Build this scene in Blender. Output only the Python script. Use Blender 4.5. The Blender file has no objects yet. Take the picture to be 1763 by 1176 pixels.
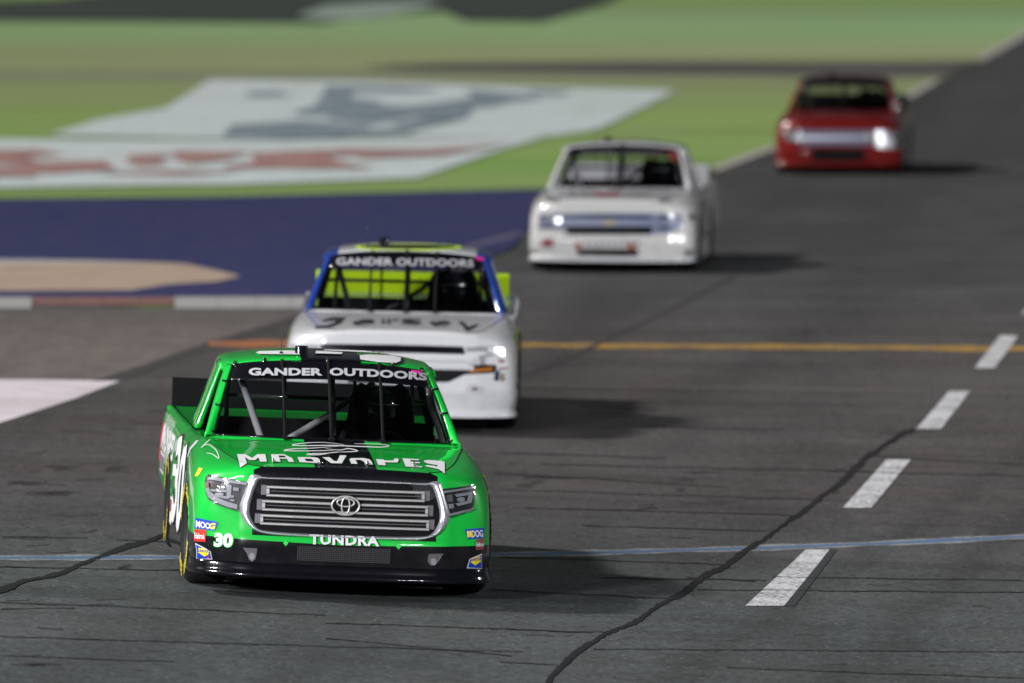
import bpy, bmesh, math, random
import numpy as np
from math import sin, cos, tan, atan, radians, pi, sqrt
from mathutils import Vector, Matrix
from mathutils.bvhtree import BVHTree
from mathutils.geometry import tessellate_polygon

rnd = random.Random(7)
scn = bpy.context.scene
COL = scn.collection

# ------------------------------------------------------------------ camera
FPX, PW, PH, CAMH = 14700.0, 1763.0, 1176.0, 4.77
PITCH = atan(820 / FPX)
cd = bpy.data.cameras.new('camera'); cam = bpy.data.objects.new('camera', cd); COL.objects.link(cam)
cam.location = (0, 0, CAMH); cam.rotation_euler = (pi / 2 - PITCH, 0, 0)
cd.sensor_width = 36; cd.lens = 36 * FPX / PW
cd.clip_start = 0.5; cd.clip_end = 8000
cd.dof.use_dof = True; cd.dof.focus_distance = 55.7; cd.dof.aperture_fstop = 2.3
scn.camera = cam
# ------------------------------------------------------------------ sky, key light, exposure
SUN_EL, SUN_AZ = radians(37), radians(20)     # light travels to +x and a little towards the camera
w = bpy.data.worlds.new('World'); scn.world = w; w.use_nodes = True
nt = w.node_tree
sky = nt.nodes.new('ShaderNodeTexSky'); sky.sky_type = 'NISHITA'; sky.sun_disc = False
sky.sun_elevation = SUN_EL; sky.sun_rotation = radians(290)
hs = nt.nodes.new('ShaderNodeHueSaturation'); hs.inputs['Saturation'].default_value = 0.45
bg = nt.nodes['Background']; bg.inputs['Strength'].default_value = 0.012
nt.links.new(sky.outputs[0], hs.inputs['Color']); nt.links.new(hs.outputs[0], bg.inputs['Color'])
sl = bpy.data.lights.new('stadium_key', 'SUN'); sl.energy = 4.4; sl.angle = radians(6); sl.color = (1, 0.975, 0.94)
so = bpy.data.objects.new('stadium_key', sl); COL.objects.link(so)
trav = Vector((cos(SUN_AZ) * cos(SUN_EL), -sin(SUN_AZ) * cos(SUN_EL), -sin(SUN_EL)))
so.rotation_euler = trav.to_track_quat('-Z', 'Y').to_euler(); so.location = (-40, 60, 40)
scn.view_settings.view_transform = 'Standard'; scn.view_settings.look = 'None'
scn.view_settings.exposure = -0.2; scn.view_settings.gamma = 1.0
scn.view_settings.use_curve_mapping = False
cy = scn.cycles
cy.use_denoising = True; cy.max_bounces = 8; cy.transparent_max_bounces = 16
cy.caustics_reflective = False; cy.caustics_refractive = False; cy.sample_clamp_indirect = 6

# ------------------------------------------------------------------ materials
def rgb(r, g, b):
    f = lambda c: (c / 255 / 12.92) if c / 255 <= 0.04045 else ((c / 255 + 0.055) / 1.055) ** 2.4
    return (f(r), f(g), f(b), 1)
class NB:
    """small node builder"""
    def __init__(s, name):
        s.m = bpy.data.materials.new(name); s.m.use_nodes = True; s.t = s.m.node_tree
        s.p = s.t.nodes['Principled BSDF']; s.out = s.t.nodes['Material Output']
    def n(s, typ, **kw):
        x = s.t.nodes.new(typ)
        for k, v in kw.items(): setattr(x, k, v)
        return x
    def L(s, a, b): s.t.links.new(a, b)
    def put(s, inp, v):
        if hasattr(v, 'is_linked') or isinstance(v, bpy.types.NodeSocket): s.L(v, inp)
        else: inp.default_value = v
    def math(s, op, a, b=0.0, c=None):
        x = s.n('ShaderNodeMath', operation=op); s.put(x.inputs[0], a); s.put(x.inputs[1], b)
        if c is not None: s.put(x.inputs[2], c)
        return x.outputs[0]
    def mix(s, f, a, b):
        x = s.n('ShaderNodeMix', data_type='RGBA'); s.put(x.inputs[0], f); s.put(x.inputs[6], a); s.put(x.inputs[7], b)
        return x.outputs[2]
    def obj(s):
        tc = s.n('ShaderNodeTexCoord'); sp = s.n('ShaderNodeSeparateXYZ'); s.L(tc.outputs['Object'], sp.inputs[0])
        s.oc = tc.outputs['Object']
        return sp.outputs[0], sp.outputs[1], sp.outputs[2]
    def pos(s):
        g = s.n('ShaderNodeNewGeometry'); sp = s.n('ShaderNodeSeparateXYZ'); s.L(g.outputs['Position'], sp.inputs[0])
        s.wp = g.outputs['Position']
        return sp.outputs[0], sp.outputs[1], sp.outputs[2]
    def noise(s, vec, scale, detail=3, rough=0.6, stretch=None):
        if stretch:
            mp = s.n('ShaderNodeMapping'); mp.inputs['Scale'].default_value = stretch[:3]
            if len(stretch) > 3: mp.inputs['Rotation'].default_value = (0, 0, stretch[3])
            s.L(vec, mp.inputs[0]); vec = mp.outputs[0]
        x = s.n('ShaderNodeTexNoise'); s.L(vec, x.inputs['Vector']); x.inputs['Scale'].default_value = scale
        x.inputs['Detail'].default_value = detail; x.inputs['Roughness'].default_value = rough
        return x.outputs['Fac']
    def ramp(s, f, *stops):
        x = s.n('ShaderNodeValToRGB'); s.L(f, x.inputs[0]); e = x.color_ramp.elements
        while len(e) < len(stops): e.new(0.5)
        for el, (p, c) in zip(e, stops):
            el.position = p; el.color = c if len(c) == 4 else (*c, 1)
        return x.outputs[0]
    def rng(s, v, a, b, c=0.0, d=1.0):
        x = s.n('ShaderNodeMapRange'); s.put(x.inputs[0], v)
        for i, q in enumerate((a, b, c, d)): x.inputs[i + 1].default_value = q
        return x.outputs[0]
    def bump(s, h, strength=0.3, dist=0.01):
        x = s.n('ShaderNodeBump'); x.inputs['Strength'].default_value = strength; x.inputs['Distance'].default_value = dist
        s.L(h, x.inputs['Height']); s.L(x.outputs[0], s.p.inputs['Normal'])
    def set(s, **kw):
        for k, v in kw.items(): s.put(s.p.inputs[k.replace('_', ' ')], v)
        return s.m
G4 = lambda v: (v, v, v, 1)
def simple(name, col, rough=0.5, metal=0.0, coat=0.0, emit=None, grain=0.0):
    b = NB(name)
    if rough >= 0.7: b.set(Specular_IOR_Level=0.12)
    b.set(Base_Color=col, Roughness=rough, Metallic=metal)
    if coat: b.set(Coat_Weight=coat, Coat_Roughness=0.05, Specular_IOR_Level=0.15)
    if grain:
        b.obj(); n = b.noise(b.oc, 40, 4)
        b.set(Base_Color=b.mix(b.math('MULTIPLY', n, grain), col, G4(0.02)))
    if emit: b.set(Emission_Color=emit[0], Emission_Strength=emit[1])
    return b.m
def paint(name, build, rough=0.30, coat=1.0, dirt=0.3):
    """car paint: build(b, x, y, z) gives the livery colour in the truck's own coordinates"""
    b = NB(name); x, y, z = b.obj()
    c = build(b, x, y, z)
    n = b.noise(b.oc, 6, 5, 0.7)
    sp = b.noise(b.oc, 90, 2, 0.5)
    spk = b.rng(sp, 0.70, 0.76)
    low = b.rng(z, 0.2, 0.7, 0.55, 0.0)
    dm = b.math('MULTIPLY', b.math('ADD', low, 0.12), b.rng(n, 0.45, 0.8))
    c = b.mix(b.math('MULTIPLY', dm, dirt * 1.2), c, (0.07, 0.066, 0.06, 1))
    c = b.mix(b.math('MULTIPLY', spk, 0.35), c, (0.03, 0.03, 0.03, 1))
    b.set(Base_Color=c, Roughness=b.rng(n, 0.3, 0.8, rough - 0.05, rough + 0.12), Coat_Weight=coat,
          Coat_Roughness=b.rng(n, 0.3, 0.8, 0.015, 0.05), Specular_IOR_Level=0.15)
    return b.m
GREEN = (0.006, 0.49, 0.05, 1); BLK = (0.004, 0.004, 0.006, 1); WHT = (0.60, 0.60, 0.62, 1)
BLUE = (0.01, 0.045, 0.30, 1); NEON = (0.50, 0.75, 0.01, 1); RED = (0.22, 0.008, 0.008, 1)
MAT = {
 'black_gloss': simple('black_gloss', BLK, 0.2, coat=0.8),
 'black_matt': simple('black_matt', (0.01, 0.01, 0.011, 1), 0.75),
 'interior': simple('dark_interior', (0.006, 0.006, 0.007, 1), 0.8),
 'rubber': simple('tyre_rubber', (0.015, 0.015, 0.016, 1), 0.8, grain=0.3),
 'steel': simple('wheel_steel', (0.03, 0.03, 0.03, 1), 0.45, 0.3),
 'chrome': simple('chrome', (0.82, 0.82, 0.86, 1), 0.12, 1.0),
 'glint_chrome': simple('glint_chrome', (0.8, 0.82, 0.85, 1), 0.30, 1.0),  # chrome tuned to throw floodlight glints off the truck corners
 'chrome_worn': simple('chrome_worn', (0.66, 0.66, 0.72, 1), 0.30, 0.72, coat=0.6),
 'satin': simple('satin_silver', (0.50, 0.49, 0.48, 1), 0.38, 0.55),
 'satin_dark': simple('satin_dark', (0.17, 0.15, 0.17, 1), 0.4, 0.4),
 'white_print': simple('white_print', (0.70, 0.70, 0.72, 1), 0.4),
 'grey_print': simple('grey_print', (0.42, 0.42, 0.45, 1), 0.5),
 'black_print': simple('black_print', (0.01, 0.01, 0.012, 1), 0.45),
 'green_print': simple('green_print', (0.02, 0.6, 0.06, 1), 0.4),
 'yellow_print': simple('yellow_print', (0.85, 0.68, 0.02, 1), 0.4),
 'blue_print': simple('blue_print', (0.01, 0.05, 0.42, 1), 0.4),
 'red_print': simple('red_print', (0.55, 0.02, 0.02, 1), 0.4),
 'orange_print': simple('orange_print', (0.80, 0.16, 0.02, 1), 0.4),
 'pink_print': simple('pink_print', (0.9, 0.03, 0.40, 1), 0.4),
 'neon_print': simple('neon_print', NEON, 0.45),
 'cage': simple('cage_tube_paint', (0.45, 0.45, 0.46, 1), 0.35, coat=0.5),
 'cage_dark': simple('cage_tube_black', (0.03, 0.03, 0.032, 1), 0.3, coat=0.6),
 'panel_grey': simple('grey_panel', (0.62, 0.62, 0.63, 1), 0.5),
 'lamp_grey': simple('lamp_grey', (0.24, 0.25, 0.27, 1), 0.4, 0.0),
 'navy': simple('navy_gloss', (0.02, 0.03, 0.09, 1), 0.3, coat=0.5),
 'silver_blue': simple('silver_blue', (0.15, 0.17, 0.26, 1), 0.45, 0.1),
 'suit': simple('driver_suit', (0.012, 0.012, 0.014, 1), 0.85),
 'suit_white': simple('driver_suit_pale', (0.08, 0.08, 0.09, 1), 0.85),
 'helmet': simple('helmet_black', (0.015, 0.015, 0.018, 1), 0.15, coat=1.0),
 'visor': simple('helmet_visor', (0.01, 0.012, 0.015, 1), 0.08, coat=1.0),
 'dull_red': simple('dull_red_print', (0.22, 0.03, 0.04, 1), 0.5),
 'gold': simple('gold_badge', (0.24, 0.20, 0.11, 1), 0.4, 0.4),
 'dull_orange': simple('dull_orange', (0.30, 0.06, 0.03, 1), 0.5),
 'amber': simple('amber_lamp', (0.35, 0.12, 0.02, 1), 0.25, coat=0.6),
}
def glass(name, tint=0.80, gl=0.05, ior=1.45):
    b = NB(name); t = b.t
    tr = b.n('ShaderNodeBsdfTransparent'); tr.inputs[0].default_value = (tint, tint, tint * 1.02, 1)
    g = b.n('ShaderNodeBsdfGlossy'); g.inputs['Roughness'].default_value = 0.05
    fr = b.n('ShaderNodeFresnel'); fr.inputs[0].default_value = ior
    mx = b.n('ShaderNodeMixShader'); b.L(b.math('MAXIMUM', fr.outputs[0], gl), mx.inputs[0])
    b.L(tr.outputs[0], mx.inputs[1]); b.L(g.outputs[0], mx.inputs[2]); b.L(mx.outputs[0], b.out.inputs[0])
    return b.m
MAT['glass'] = glass('windshield_glass', 0.78)
MAT['lens'] = glass('lamp_lens', 0.90, 0.015, 1.22)

# ------------------------------------------------------------------ object helpers
def mesh(name, verts, faces, mat, parent=None, smooth=True, label=None):
    me = bpy.data.meshes.new(name); me.from_pydata([tuple(map(float, v)) for v in verts], [], [tuple(map(int, f)) for f in faces])
    me.materials.append(MAT[mat] if isinstance(mat, str) else mat)
    if smooth: me.polygons.foreach_set('use_smooth', [True] * len(me.polygons))
    me.update()
    o = bpy.data.objects.new(name, me); COL.objects.link(o)
    if parent: o.parent = parent
    if label: o['label'] = label
    return o
def from_bm(name, bm, mat, parent=None, smooth=False, label=None):
    me = bpy.data.meshes.new(name); bm.to_mesh(me); bm.free()
    me.materials.append(MAT[mat] if isinstance(mat, str) else mat)
    if smooth: me.polygons.foreach_set('use_smooth', [True] * len(me.polygons))
    o = bpy.data.objects.new(name, me); COL.objects.link(o)
    if parent: o.parent = parent
    if label: o['label'] = label
    return o
def cr(P, n):
    """Catmull-Rom through the rows of P (K x ...), n pieces per span"""
    P = np.asarray(P, float); K = len(P); out = []
    E = np.concatenate([[2 * P[0] - P[1]], P, [2 * P[-1] - P[-2]]])
    for i in range(K - 1):
        a, b, c, d = E[i], E[i + 1], E[i + 2], E[i + 3]
        for k in range(n):
            t = k / n
            out.append(0.5 * ((2 * b) + (c - a) * t + (2 * a - 5 * b + 4 * c - d) * t * t + (3 * b - a - 3 * c + d) * t ** 3))
    out.append(P[-1]); return np.array(out)
def patch(net, nu, nv):
    """net rows x cols x 3 -> dense grid, nv pieces per row span, nu per column span"""
    A = cr(net, nv); B = cr(np.swapaxes(A, 0, 1), nu); return np.swapaxes(B, 0, 1)
def grid_vf(g, flip=False):
    R, C = g.shape[:2]; V = g.reshape(-1, 3); F = []
    for i in range(R - 1):
        for j in range(C - 1):
            f = (i * C + j, i * C + j + 1, (i + 1) * C + j + 1, (i + 1) * C + j)
            F.append(f[::-1] if flip else f)
    return V, F
def grid_obj(name, g, mat, parent, flip=False, label=None, thick=0.0):
    V, F = grid_vf(g, flip); o = mesh(name, V, F, mat, parent, label=label)
    if thick:
        md = o.modifiers.new('s', 'SOLIDIFY'); md.thickness = thick; md.offset = -1
    return o
def box_bm(bm, x0, x1, y0, y1, z0, z1):
    m = Matrix.Translation(((x0 + x1) / 2, (y0 + y1) / 2, (z0 + z1) / 2)) @ Matrix.Diagonal((x1 - x0, y1 - y0, z1 - z0, 1))
    return bmesh.ops.create_cube(bm, size=1, matrix=m)['verts']
def box(name, x0, x1, y0, y1, z0, z1, mat, parent, bev=0.0, label=None):
    bm = bmesh.new(); box_bm(bm, x0, x1, y0, y1, z0, z1)
    if bev: bmesh.ops.bevel(bm, geom=bm.edges[:], offset=bev, segments=2, affect='EDGES')
    return from_bm(name, bm, mat, parent, label=label)
def tube_vf(path, r, seg=8, closed=False):
    P = [Vector(p) for p in path]; n = len(P); V = []; F = []
    ref = None
    for i, p in enumerate(P):
        if closed: d = (P[(i + 1) % n] - P[i - 1])
        else: d = P[min(i + 1, n - 1)] - P[max(i - 1, 0)]
        d.normalize()
        if ref is None: ref = Vector((0, 0, 1)) if abs(d.z) < 0.9 else Vector((1, 0, 0))
        a = (ref - d * ref.dot(d)).normalized(); b = d.cross(a); ref = a
        rr = r[i] if isinstance(r, (list, tuple)) else r
        for k in range(seg):
            t = 2 * pi * k / seg; V.append(p + (a * cos(t) + b * sin(t)) * rr)
    m = n if closed else n - 1
    for i in range(m):
        for k in range(seg):
            F.append((i * seg + k, i * seg + (k + 1) % seg, ((i + 1) % n) * seg + (k + 1) % seg, ((i + 1) % n) * seg + k))
    if not closed:
        F.append(tuple(range(seg))[::-1]); F.append(tuple((n - 1) * seg + k for k in range(seg)))
    return V, F
def tube(name, path, r, mat, parent, seg=8, closed=False, label=None):
    V, F = tube_vf(path, r, seg, closed); return mesh(name, V, F, mat, parent, label=label)
def smoothpath(pts, n=6): return [tuple(p) for p in cr(pts, n)]
def lathe_x(prof, seg=48):
    """profile of (x, r) revolved round the x axis"""
    V = []; F = []; n = len(prof)
    for k in range(seg):
        t = 2 * pi * k / seg
        for (x, r) in prof: V.append((x, r * cos(t), r * sin(t)))
    for k in range(seg):
        for i in range(n - 1):
            a = k * n + i; b = ((k + 1) % seg) * n + i; F.append((a, b, b + 1, a + 1))
    return V, F
def lathe_z(prof, seg=16, at=(0, 0, 0)):
    V = []; F = []; n = len(prof)
    for k in range(seg):
        t = 2 * pi * k / seg
        for (r, z) in prof: V.append((at[0] + r * cos(t), at[1] + r * sin(t), at[2] + z))
    for k in range(seg):
        for i in range(n - 1):
            a = k * n + i; b = ((k + 1) % seg) * n + i; F.append((a, b, b + 1, a + 1))
    return V, F

# ------------------------------------------------------------------ camera rays and the lie of the land
fw = np.array([0, cos(PITCH), -sin(PITCH)]); upv = np.array([0, sin(PITCH), cos(PITCH)]); CC = np.array([0, 0, CAMH])
def ray(px, py):
    d = fw * FPX + np.array([1., 0, 0]) * (px - PW / 2) - upv * (py - PH / 2); return d / d[1]
def bank(y): return float(np.interp(y, [60, 64, 72, 76, 90, 97], [0.0437, 0.040, 0.0235, 0.0180, 0.003, 0.0]))
def H(x, y): return -bank(y) * 8 * math.tanh((x + 1.1) / 8)
def gpt(px, py):
    """point of the ground seen at photo pixel px, py"""
    d = ray(px, py); z = 0.0
    for _ in range(12):
        t = (z - CAMH) / d[2]; x, y = d[0] * t, d[1] * t; z = H(x, y)
    return x, y
GX = [-3000, -800, -300, -120, -60, -30] + [i for i in range(-20, 21)] + [30, 60, 120, 300, 800, 3000]
GY = [-60, 0, 20, 30, 40] + [45 + 1.0 * i for i in range(56)] + [110, 120, 140, 170, 200, 300, 500, 1000, 3000, 6000]
def sheet(name, pts, off, mat, kind='structure', label=None):
    """flat marking or surface: a polygon in world x, y laid on the ground, 'off' above it"""
    tr = tessellate_polygon([[Vector((p[0], p[1], 0)) for p in pts]])
    bm = bmesh.new(); vs = [bm.verts.new((p[0], p[1], 0)) for p in pts]
    for t in tr:
        try: bm.faces.new([vs[i] for i in t])
        except ValueError: pass
    xs = [p[0] for p in pts]; ys = [p[1] for p in pts]
    for gx in GX:
        if min(xs) < gx < max(xs): bmesh.ops.bisect_plane(bm, geom=bm.verts[:] + bm.edges[:] + bm.faces[:], plane_co=(gx, 0, 0), plane_no=(1, 0, 0))
    for gy in GY:
        if min(ys) < gy < max(ys): bmesh.ops.bisect_plane(bm, geom=bm.verts[:] + bm.edges[:] + bm.faces[:], plane_co=(0, gy, 0), plane_no=(0, 1, 0))
    for v in bm.verts: v.co.z = H(v.co.x, v.co.y) + (off - 0.02) * (0.25 if off > 0.02 else 1)
    bmesh.ops.triangulate(bm, faces=bm.faces[:])
    bmesh.ops.recalc_face_normals(bm, faces=bm.faces[:])
    for f in bm.faces:
        if f.normal.z < 0: f.normal_flip()
    o = from_bm(name, bm, mat)
    o['kind'] = kind
    if label: o['label'] = label
    return o
def px(*pp): return [gpt(*p) for p in pp]

#==GROUND==
def asphalt_mat(name, base, warm, wear=1.0):
    b = NB(name); X, Y, Z = b.pos(); P = b.wp
    fine = b.noise(P, 17, 6, 0.85); mid = b.noise(P, 3.2, 5, 0.65, (1, 0.35, 1)); big = b.noise(P, 0.35, 4, 0.6)
    streak = b.noise(P, 1.0, 4, 0.65, (0.10, 1.3, 1, 0.0))     # tyre rubber laid across the frame
    lane = b.noise(P, 1.0, 3, 0.6, (1.6, 0.07, 1, radians(-10)))
    c = b.mix(b.rng(Y, 56, 66), base, warm)
    c = b.mix(b.rng(Y, 84, 100), c, (0.055,0.056,0.058,1))
    c = b.mix(b.math('MULTIPLY', b.rng(mid, 0.40, 0.66), 0.35), c, G4(0.045))
    c = b.mix(b.math('MULTIPLY', b.rng(streak, 0.48, 0.64), 0.42 * wear), c, G4(0.03))
    c = b.mix(b.math('MULTIPLY', b.rng(lane, 0.50, 0.75), 0.40 * wear), c, G4(0.035))
    c = b.mix(b.math('MULTIPLY', b.rng(big, 0.42, 0.6), 0.28), c, (0.10, 0.10, 0.10, 1))
    if wear > .5:
        for (pa, pb, wm, st) in [((1763, 775), (1430, 1000), .22, .5), ((1800, 850), (1600, 1040), .22, .45), ((1480, 250), (1100, 520), .8, .35), ((1763, 400), (1300, 620), .5, .3), ((300, 560), (-100, 800), .6, .3), ((1060, 470), (930, 640), .5, .45), ((900, 1040), (760, 1176), .3, .2), ((1600, 120), (1520, 330), .9, .3), ((1740, 900), (1500, 1176), .8, .3)]:
            A = gpt(*pa); B = gpt(*pb); kx = (B[0] - A[0]) / (B[1] - A[1])
            dx = b.math('SUBTRACT', X, b.math('ADD', b.math('MULTIPLY', Y, kx), A[0] - kx * A[1]))
            dx = b.math('ADD', dx, b.math('MULTIPLY', b.math('SUBTRACT', big, .5), .5))
            f = b.rng(b.math('ABSOLUTE', dx), 0.0, wm, 1.0, 0.0)
            f = b.math('MULTIPLY', f, b.math('MULTIPLY', b.rng(mid, .2, .7, .5, 1.0), st))
            c = b.mix(f, c, G4(0.030))
    agg = b.rng(fine, 0.33, 0.67, 0.30, 1.75)
    vm = b.n('ShaderNodeVectorMath', operation='SCALE'); b.L(c, vm.inputs[0]); b.L(agg, vm.inputs['Scale'])
    sp = b.rng(b.noise(P, 34, 2, 0.5), 0.70, 0.76)
    c2 = b.mix(b.math('MULTIPLY', sp, 0.6), vm.outputs[0], G4(0.45))
    b.set(Base_Color=c2, Roughness=b.rng(fine, 0.3, 0.8, 0.62, 0.9), Specular_IOR_Level=0.12)
    b.bump(fine, 0.35, 0.006)
    return b.m
M_asph = asphalt_mat('track_asphalt', (0.066, 0.076, 0.078, 1), (0.071, 0.062, 0.062, 1))
M_run = asphalt_mat('runoff_asphalt', (0.15, 0.128, 0.118, 1), (0.165, 0.138, 0.128, 1), 0.35)
def worn_paint(name, col, wornc, amount=0.4, scale=25, str_=(1, 1, 1)):
    b = NB(name); b.pos(); n = b.noise(b.wp, scale, 6, 0.75, str_); m = b.noise(b.wp, 2.5, 3)
    f = b.rng(b.math('ADD', b.math('MULTIPLY', n, 0.8), b.math('MULTIPLY', m, 0.25)), 0.62 - amount * 0.25, 0.70 - amount * 0.22)
    c = b.mix(b.math('MULTIPLY', f, min(1.0, amount * 1.6)), col, wornc)
    c = b.mix(b.math('MULTIPLY', b.rng(m, 0.4, 0.8), 0.2), c, G4(0.12))
    b.set(Base_Color=c, Roughness=0.8, Specular_IOR_Level=0.08); return b.m
M_white = worn_paint('white_line_paint', (0.52, 0.52, 0.54, 1), (0.16, 0.16, 0.17, 1), 0.5, 26, (1, 0.45, 1))
M_white2 = worn_paint('white_ground_paint', (0.62, 0.56, 0.60, 1), (0.48, 0.44, 0.46, 1), 0.3, 4)
M_lblue = worn_paint('blue_line_paint', (0.075, 0.14, 0.27, 1), (0.08, 0.11, 0.15, 1), 0.45, 18)
M_lwhite = worn_paint('faded_white_paint', (0.24, 0.25, 0.26, 1), (0.11, 0.115, 0.12, 1), 0.55, 22)
M_yel = worn_paint('yellow_line_paint', (0.36, 0.21, 0.03, 1), (0.13, 0.10, 0.07, 1), 0.55, 12)
M_org = worn_paint('orange_line_paint', (0.34, 0.125, 0.045, 1), (0.15, 0.11, 0.09, 1), 0.4, 12)
M_blue = worn_paint('blue_apron_paint', (0.026, 0.032, 0.105, 1), (0.040, 0.038, 0.105, 1), 0.5, 1.2, (0.3, 1, 1))
M_tan = worn_paint('tan_paint', (0.41, 0.31, 0.235, 1), (0.36, 0.275, 0.22, 1), 0.5, 1.5)
M_lip = simple('pale_edge_paint', (0.40, 0.38, 0.36, 1), 0.8)
M_crack = simple('crack_sealer', (0.014, 0.014, 0.016, 1), 0.8)
M_mark = simple('rubber_mark', (0.050, 0.047, 0.047, 1), 0.7, grain=0.2)
M_glogo = worn_paint('white_grass_paint', (0.60, 0.66, 0.69, 1), (0.42, 0.50, 0.44, 1), 0.45, 1.1, (0.25, 1, 1))
M_gnavy = worn_paint('navy_grass_paint', (0.11, 0.15, 0.20, 1), (0.26, 0.32, 0.36, 1), 0.7, 1.2, (0.25, 1, 1))
M_gred = worn_paint('red_grass_paint', (0.26, 0.085, 0.080, 1), (0.42, 0.28, 0.26, 1), 0.65, 1.2, (0.25, 1, 1))
def grass_mat():
    b = NB('infield_grass'); X, Y, Z = b.pos(); P = b.wp
    f = b.rng(Y, 118, 312)
    q = lambda d: (d - 118) / 194
    g1 = (0.130, 0.215, 0.040, 1); g2 = (0.175, 0.245, 0.055, 1); ol = (0.225, 0.225, 0.095, 1)
    c = b.ramp(f, (q(122), g1), (q(140), (0.145, 0.25, 0.045, 1)), (q(165), g2), (q(186), (0.175, 0.205, 0.075, 1)), (q(196), (0.15, 0.14, 0.10, 1)),
               (q(203), ol), (q(222), (0.22, 0.235, 0.10, 1)), (q(238), (0.19, 0.28, 0.10, 1)), (q(262), (0.19, 0.30, 0.12, 1)), (q(285), (0.13, 0.20, 0.07, 1)), (q(310), g1))
    n = b.noise(P, 1.0, 5, 0.6, (0.03, 0.25, 1)); n2 = b.noise(P, 0.6, 5, 0.7)
    c = b.mix(b.rng(n, 0.42, 0.64, 0, 0.7), c, (0.10, 0.15, 0.04, 1))
    n3 = b.noise(P, 1.0, 4, 0.6, (0.02, 0.12, 1)); c = b.mix(b.rng(n3, 0.45, 0.7, 0, 0.45), c, (0.19, 0.175, 0.085, 1))
    c = b.mix(b.rng(n2, 0.4, 0.75, 0, 0.35), c, (0.22, 0.24, 0.09, 1))
    c = b.mix(b.rng(X, 0, -25, 0, 0.28), c, (0.10, 0.15, 0.04, 1))
    vm = b.n('ShaderNodeVectorMath', operation='MULTIPLY'); b.L(c, vm.inputs[0]); vm.inputs[1].default_value = (1.50, 1.55, 2.05); c = vm.outputs[0]  # grass lifted and blued to imitate haze and light bloom
    b.set(Base_Color=c, Roughness=0.9, Specular_IOR_Level=0.05)
    b.bump(b.noise(P, 9, 4), 0.5, 0.05); return b.m
M_grass = grass_mat()

sheet('infield_grass', [(-3000, -60), (3000, -60), (3000, 6000), (-3000, 6000)], 0.0, M_grass)
edge = px((520, 540), (640, 505), (760, 470), (880, 436), (908, 400), (938, 333), (1225, 291), (1340, 249), (1460, 205), (1570, 163), (1612, 138), (1640, 128), (1652, 106), (1690, 104), (1763, 60), (1900, -20))
sheet('race_track', edge + [(60, 330), (160, 300), (160, -50), (-60, -50), (-60, 70)] + px((-3500, 520), (-2000, 517), (-100, 517)), 0.02, M_asph)
sheet('access_road', px((1642, 128), (1500, 131), (1300, 127), (1000, 124), (700, 119), (620, 114), (760, 108), (1100, 105), (1500, 106), (1655, 105)), 0.024, simple('access_tarmac', (0.115, 0.105, 0.105, 1), 0.9, grain=0.5))
sheet('runoff_surface', px((-3000, 528), (-100, 530), (545, 530), (545, 536), (470, 556), (350, 592), (250, 628), (170, 656), (-100, 658), (-3000, 660)), 0.026, M_run)
sheet('dark_joint_strip', px((545, 531), (580, 531), (500, 560), (380, 597), (275, 632), (215, 656), (160, 656), (250, 628), (350, 592), (470, 556)), 0.030, simple('joint_tar', (0.062, 0.056, 0.058, 1), 0.8, grain=0.4))
sheet('blue_apron', px((-3000, 345), (-100, 343), (400, 338), (940, 325), (925, 350), (905, 400), (876, 432), (760, 468), (640, 503), (530, 524), (-100, 519), (-3000, 519)), 0.032, M_blue)
sheet('faint_apron_line', px((640, 478), (905, 402), (908, 398), (880, 402), (640, 468)), 0.036, simple('faint_line_paint', (0.10, 0.095, 0.15, 1), 0.8))
sheet('tan_island', px((-1500, 450), (-100, 449), (200, 452), (320, 455), (365, 464), (415, 476), (372, 485), (290, 490), (225, 500), (-100, 502), (-1500, 502)), 0.040, M_tan)
sheet('tan_island_border', px((-1500, 443), (-100, 446), (0, 447), (150, 449), (325, 454), (200, 454), (0, 455), (-1500, 455)), 0.044, M_lip)
sheet('white_hatching', px((-1500, 651), (-100, 652), (207, 656), (130, 686), (0, 728), (-100, 758), (-1500, 1010)), 0.030, M_white2)
sheet('grass_edge_line', px((1224, 288), (1330, 250), (1340, 254), (1235, 294)), 0.030, M_lip)
sheet('grass_edge_line', px((1556, 163), (1606, 138), (1616, 140), (1568, 168)), 0.030, M_lip)
sheet('grass_edge_line', px((1680, 101), (1763, 54), (1900, -28), (1912, -26), (1770, 60), (1692, 104)), 0.030, M_lip)
# painted advertising on the grass
sheet('grass_banner', px((85, 232), (165, 207), (285, 186), (362, 137), (600, 139), (900, 149), (1165, 155), (1105, 186), (1030, 222), (960, 234), (640, 236), (400, 240)), 0.030, M_glogo)
BO = 0.036
for poly in [
    ((560, 152), (622, 150), (602, 168), (660, 176), (640, 187), (700, 190), (640, 204), (560, 200), (520, 200), (545, 178)),
    ((520, 188), (555, 180), (520, 200), (500, 196)),
    ((690, 186), (760, 176), (815, 168), (800, 155), (860, 158), (840, 176), (795, 192), (760, 212), (700, 222), (670, 214), (735, 200), (705, 200)),
    ((400, 216), (520, 208), (640, 216), (620, 232), (560, 240), (380, 236)),
    ((650, 190), (690, 188), (680, 204), (640, 206)),
    ((905, 155), (985, 157), (960, 166), (915, 164)),
    ((420, 160), (480, 157), (500, 166), (430, 168)),
    ((770, 196), (820, 186), (800, 205), (730, 222), (700, 222)),
    ((575, 178), (660, 182), (720, 184), (700, 204), (640, 214), (560, 206), (600, 190)),
    ((820, 160), (900, 162), (935, 172), (880, 176), (840, 186), (790, 184)),
    ((560, 148), (690, 150), (760, 156), (700, 160), (560, 158)),
    ((480, 222), (600, 226), (740, 216), (700, 232), (560, 236), (480, 234))]:
    BO += 0.004; sheet('banner_lettering', px(*poly), BO, M_gnavy)
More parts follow.
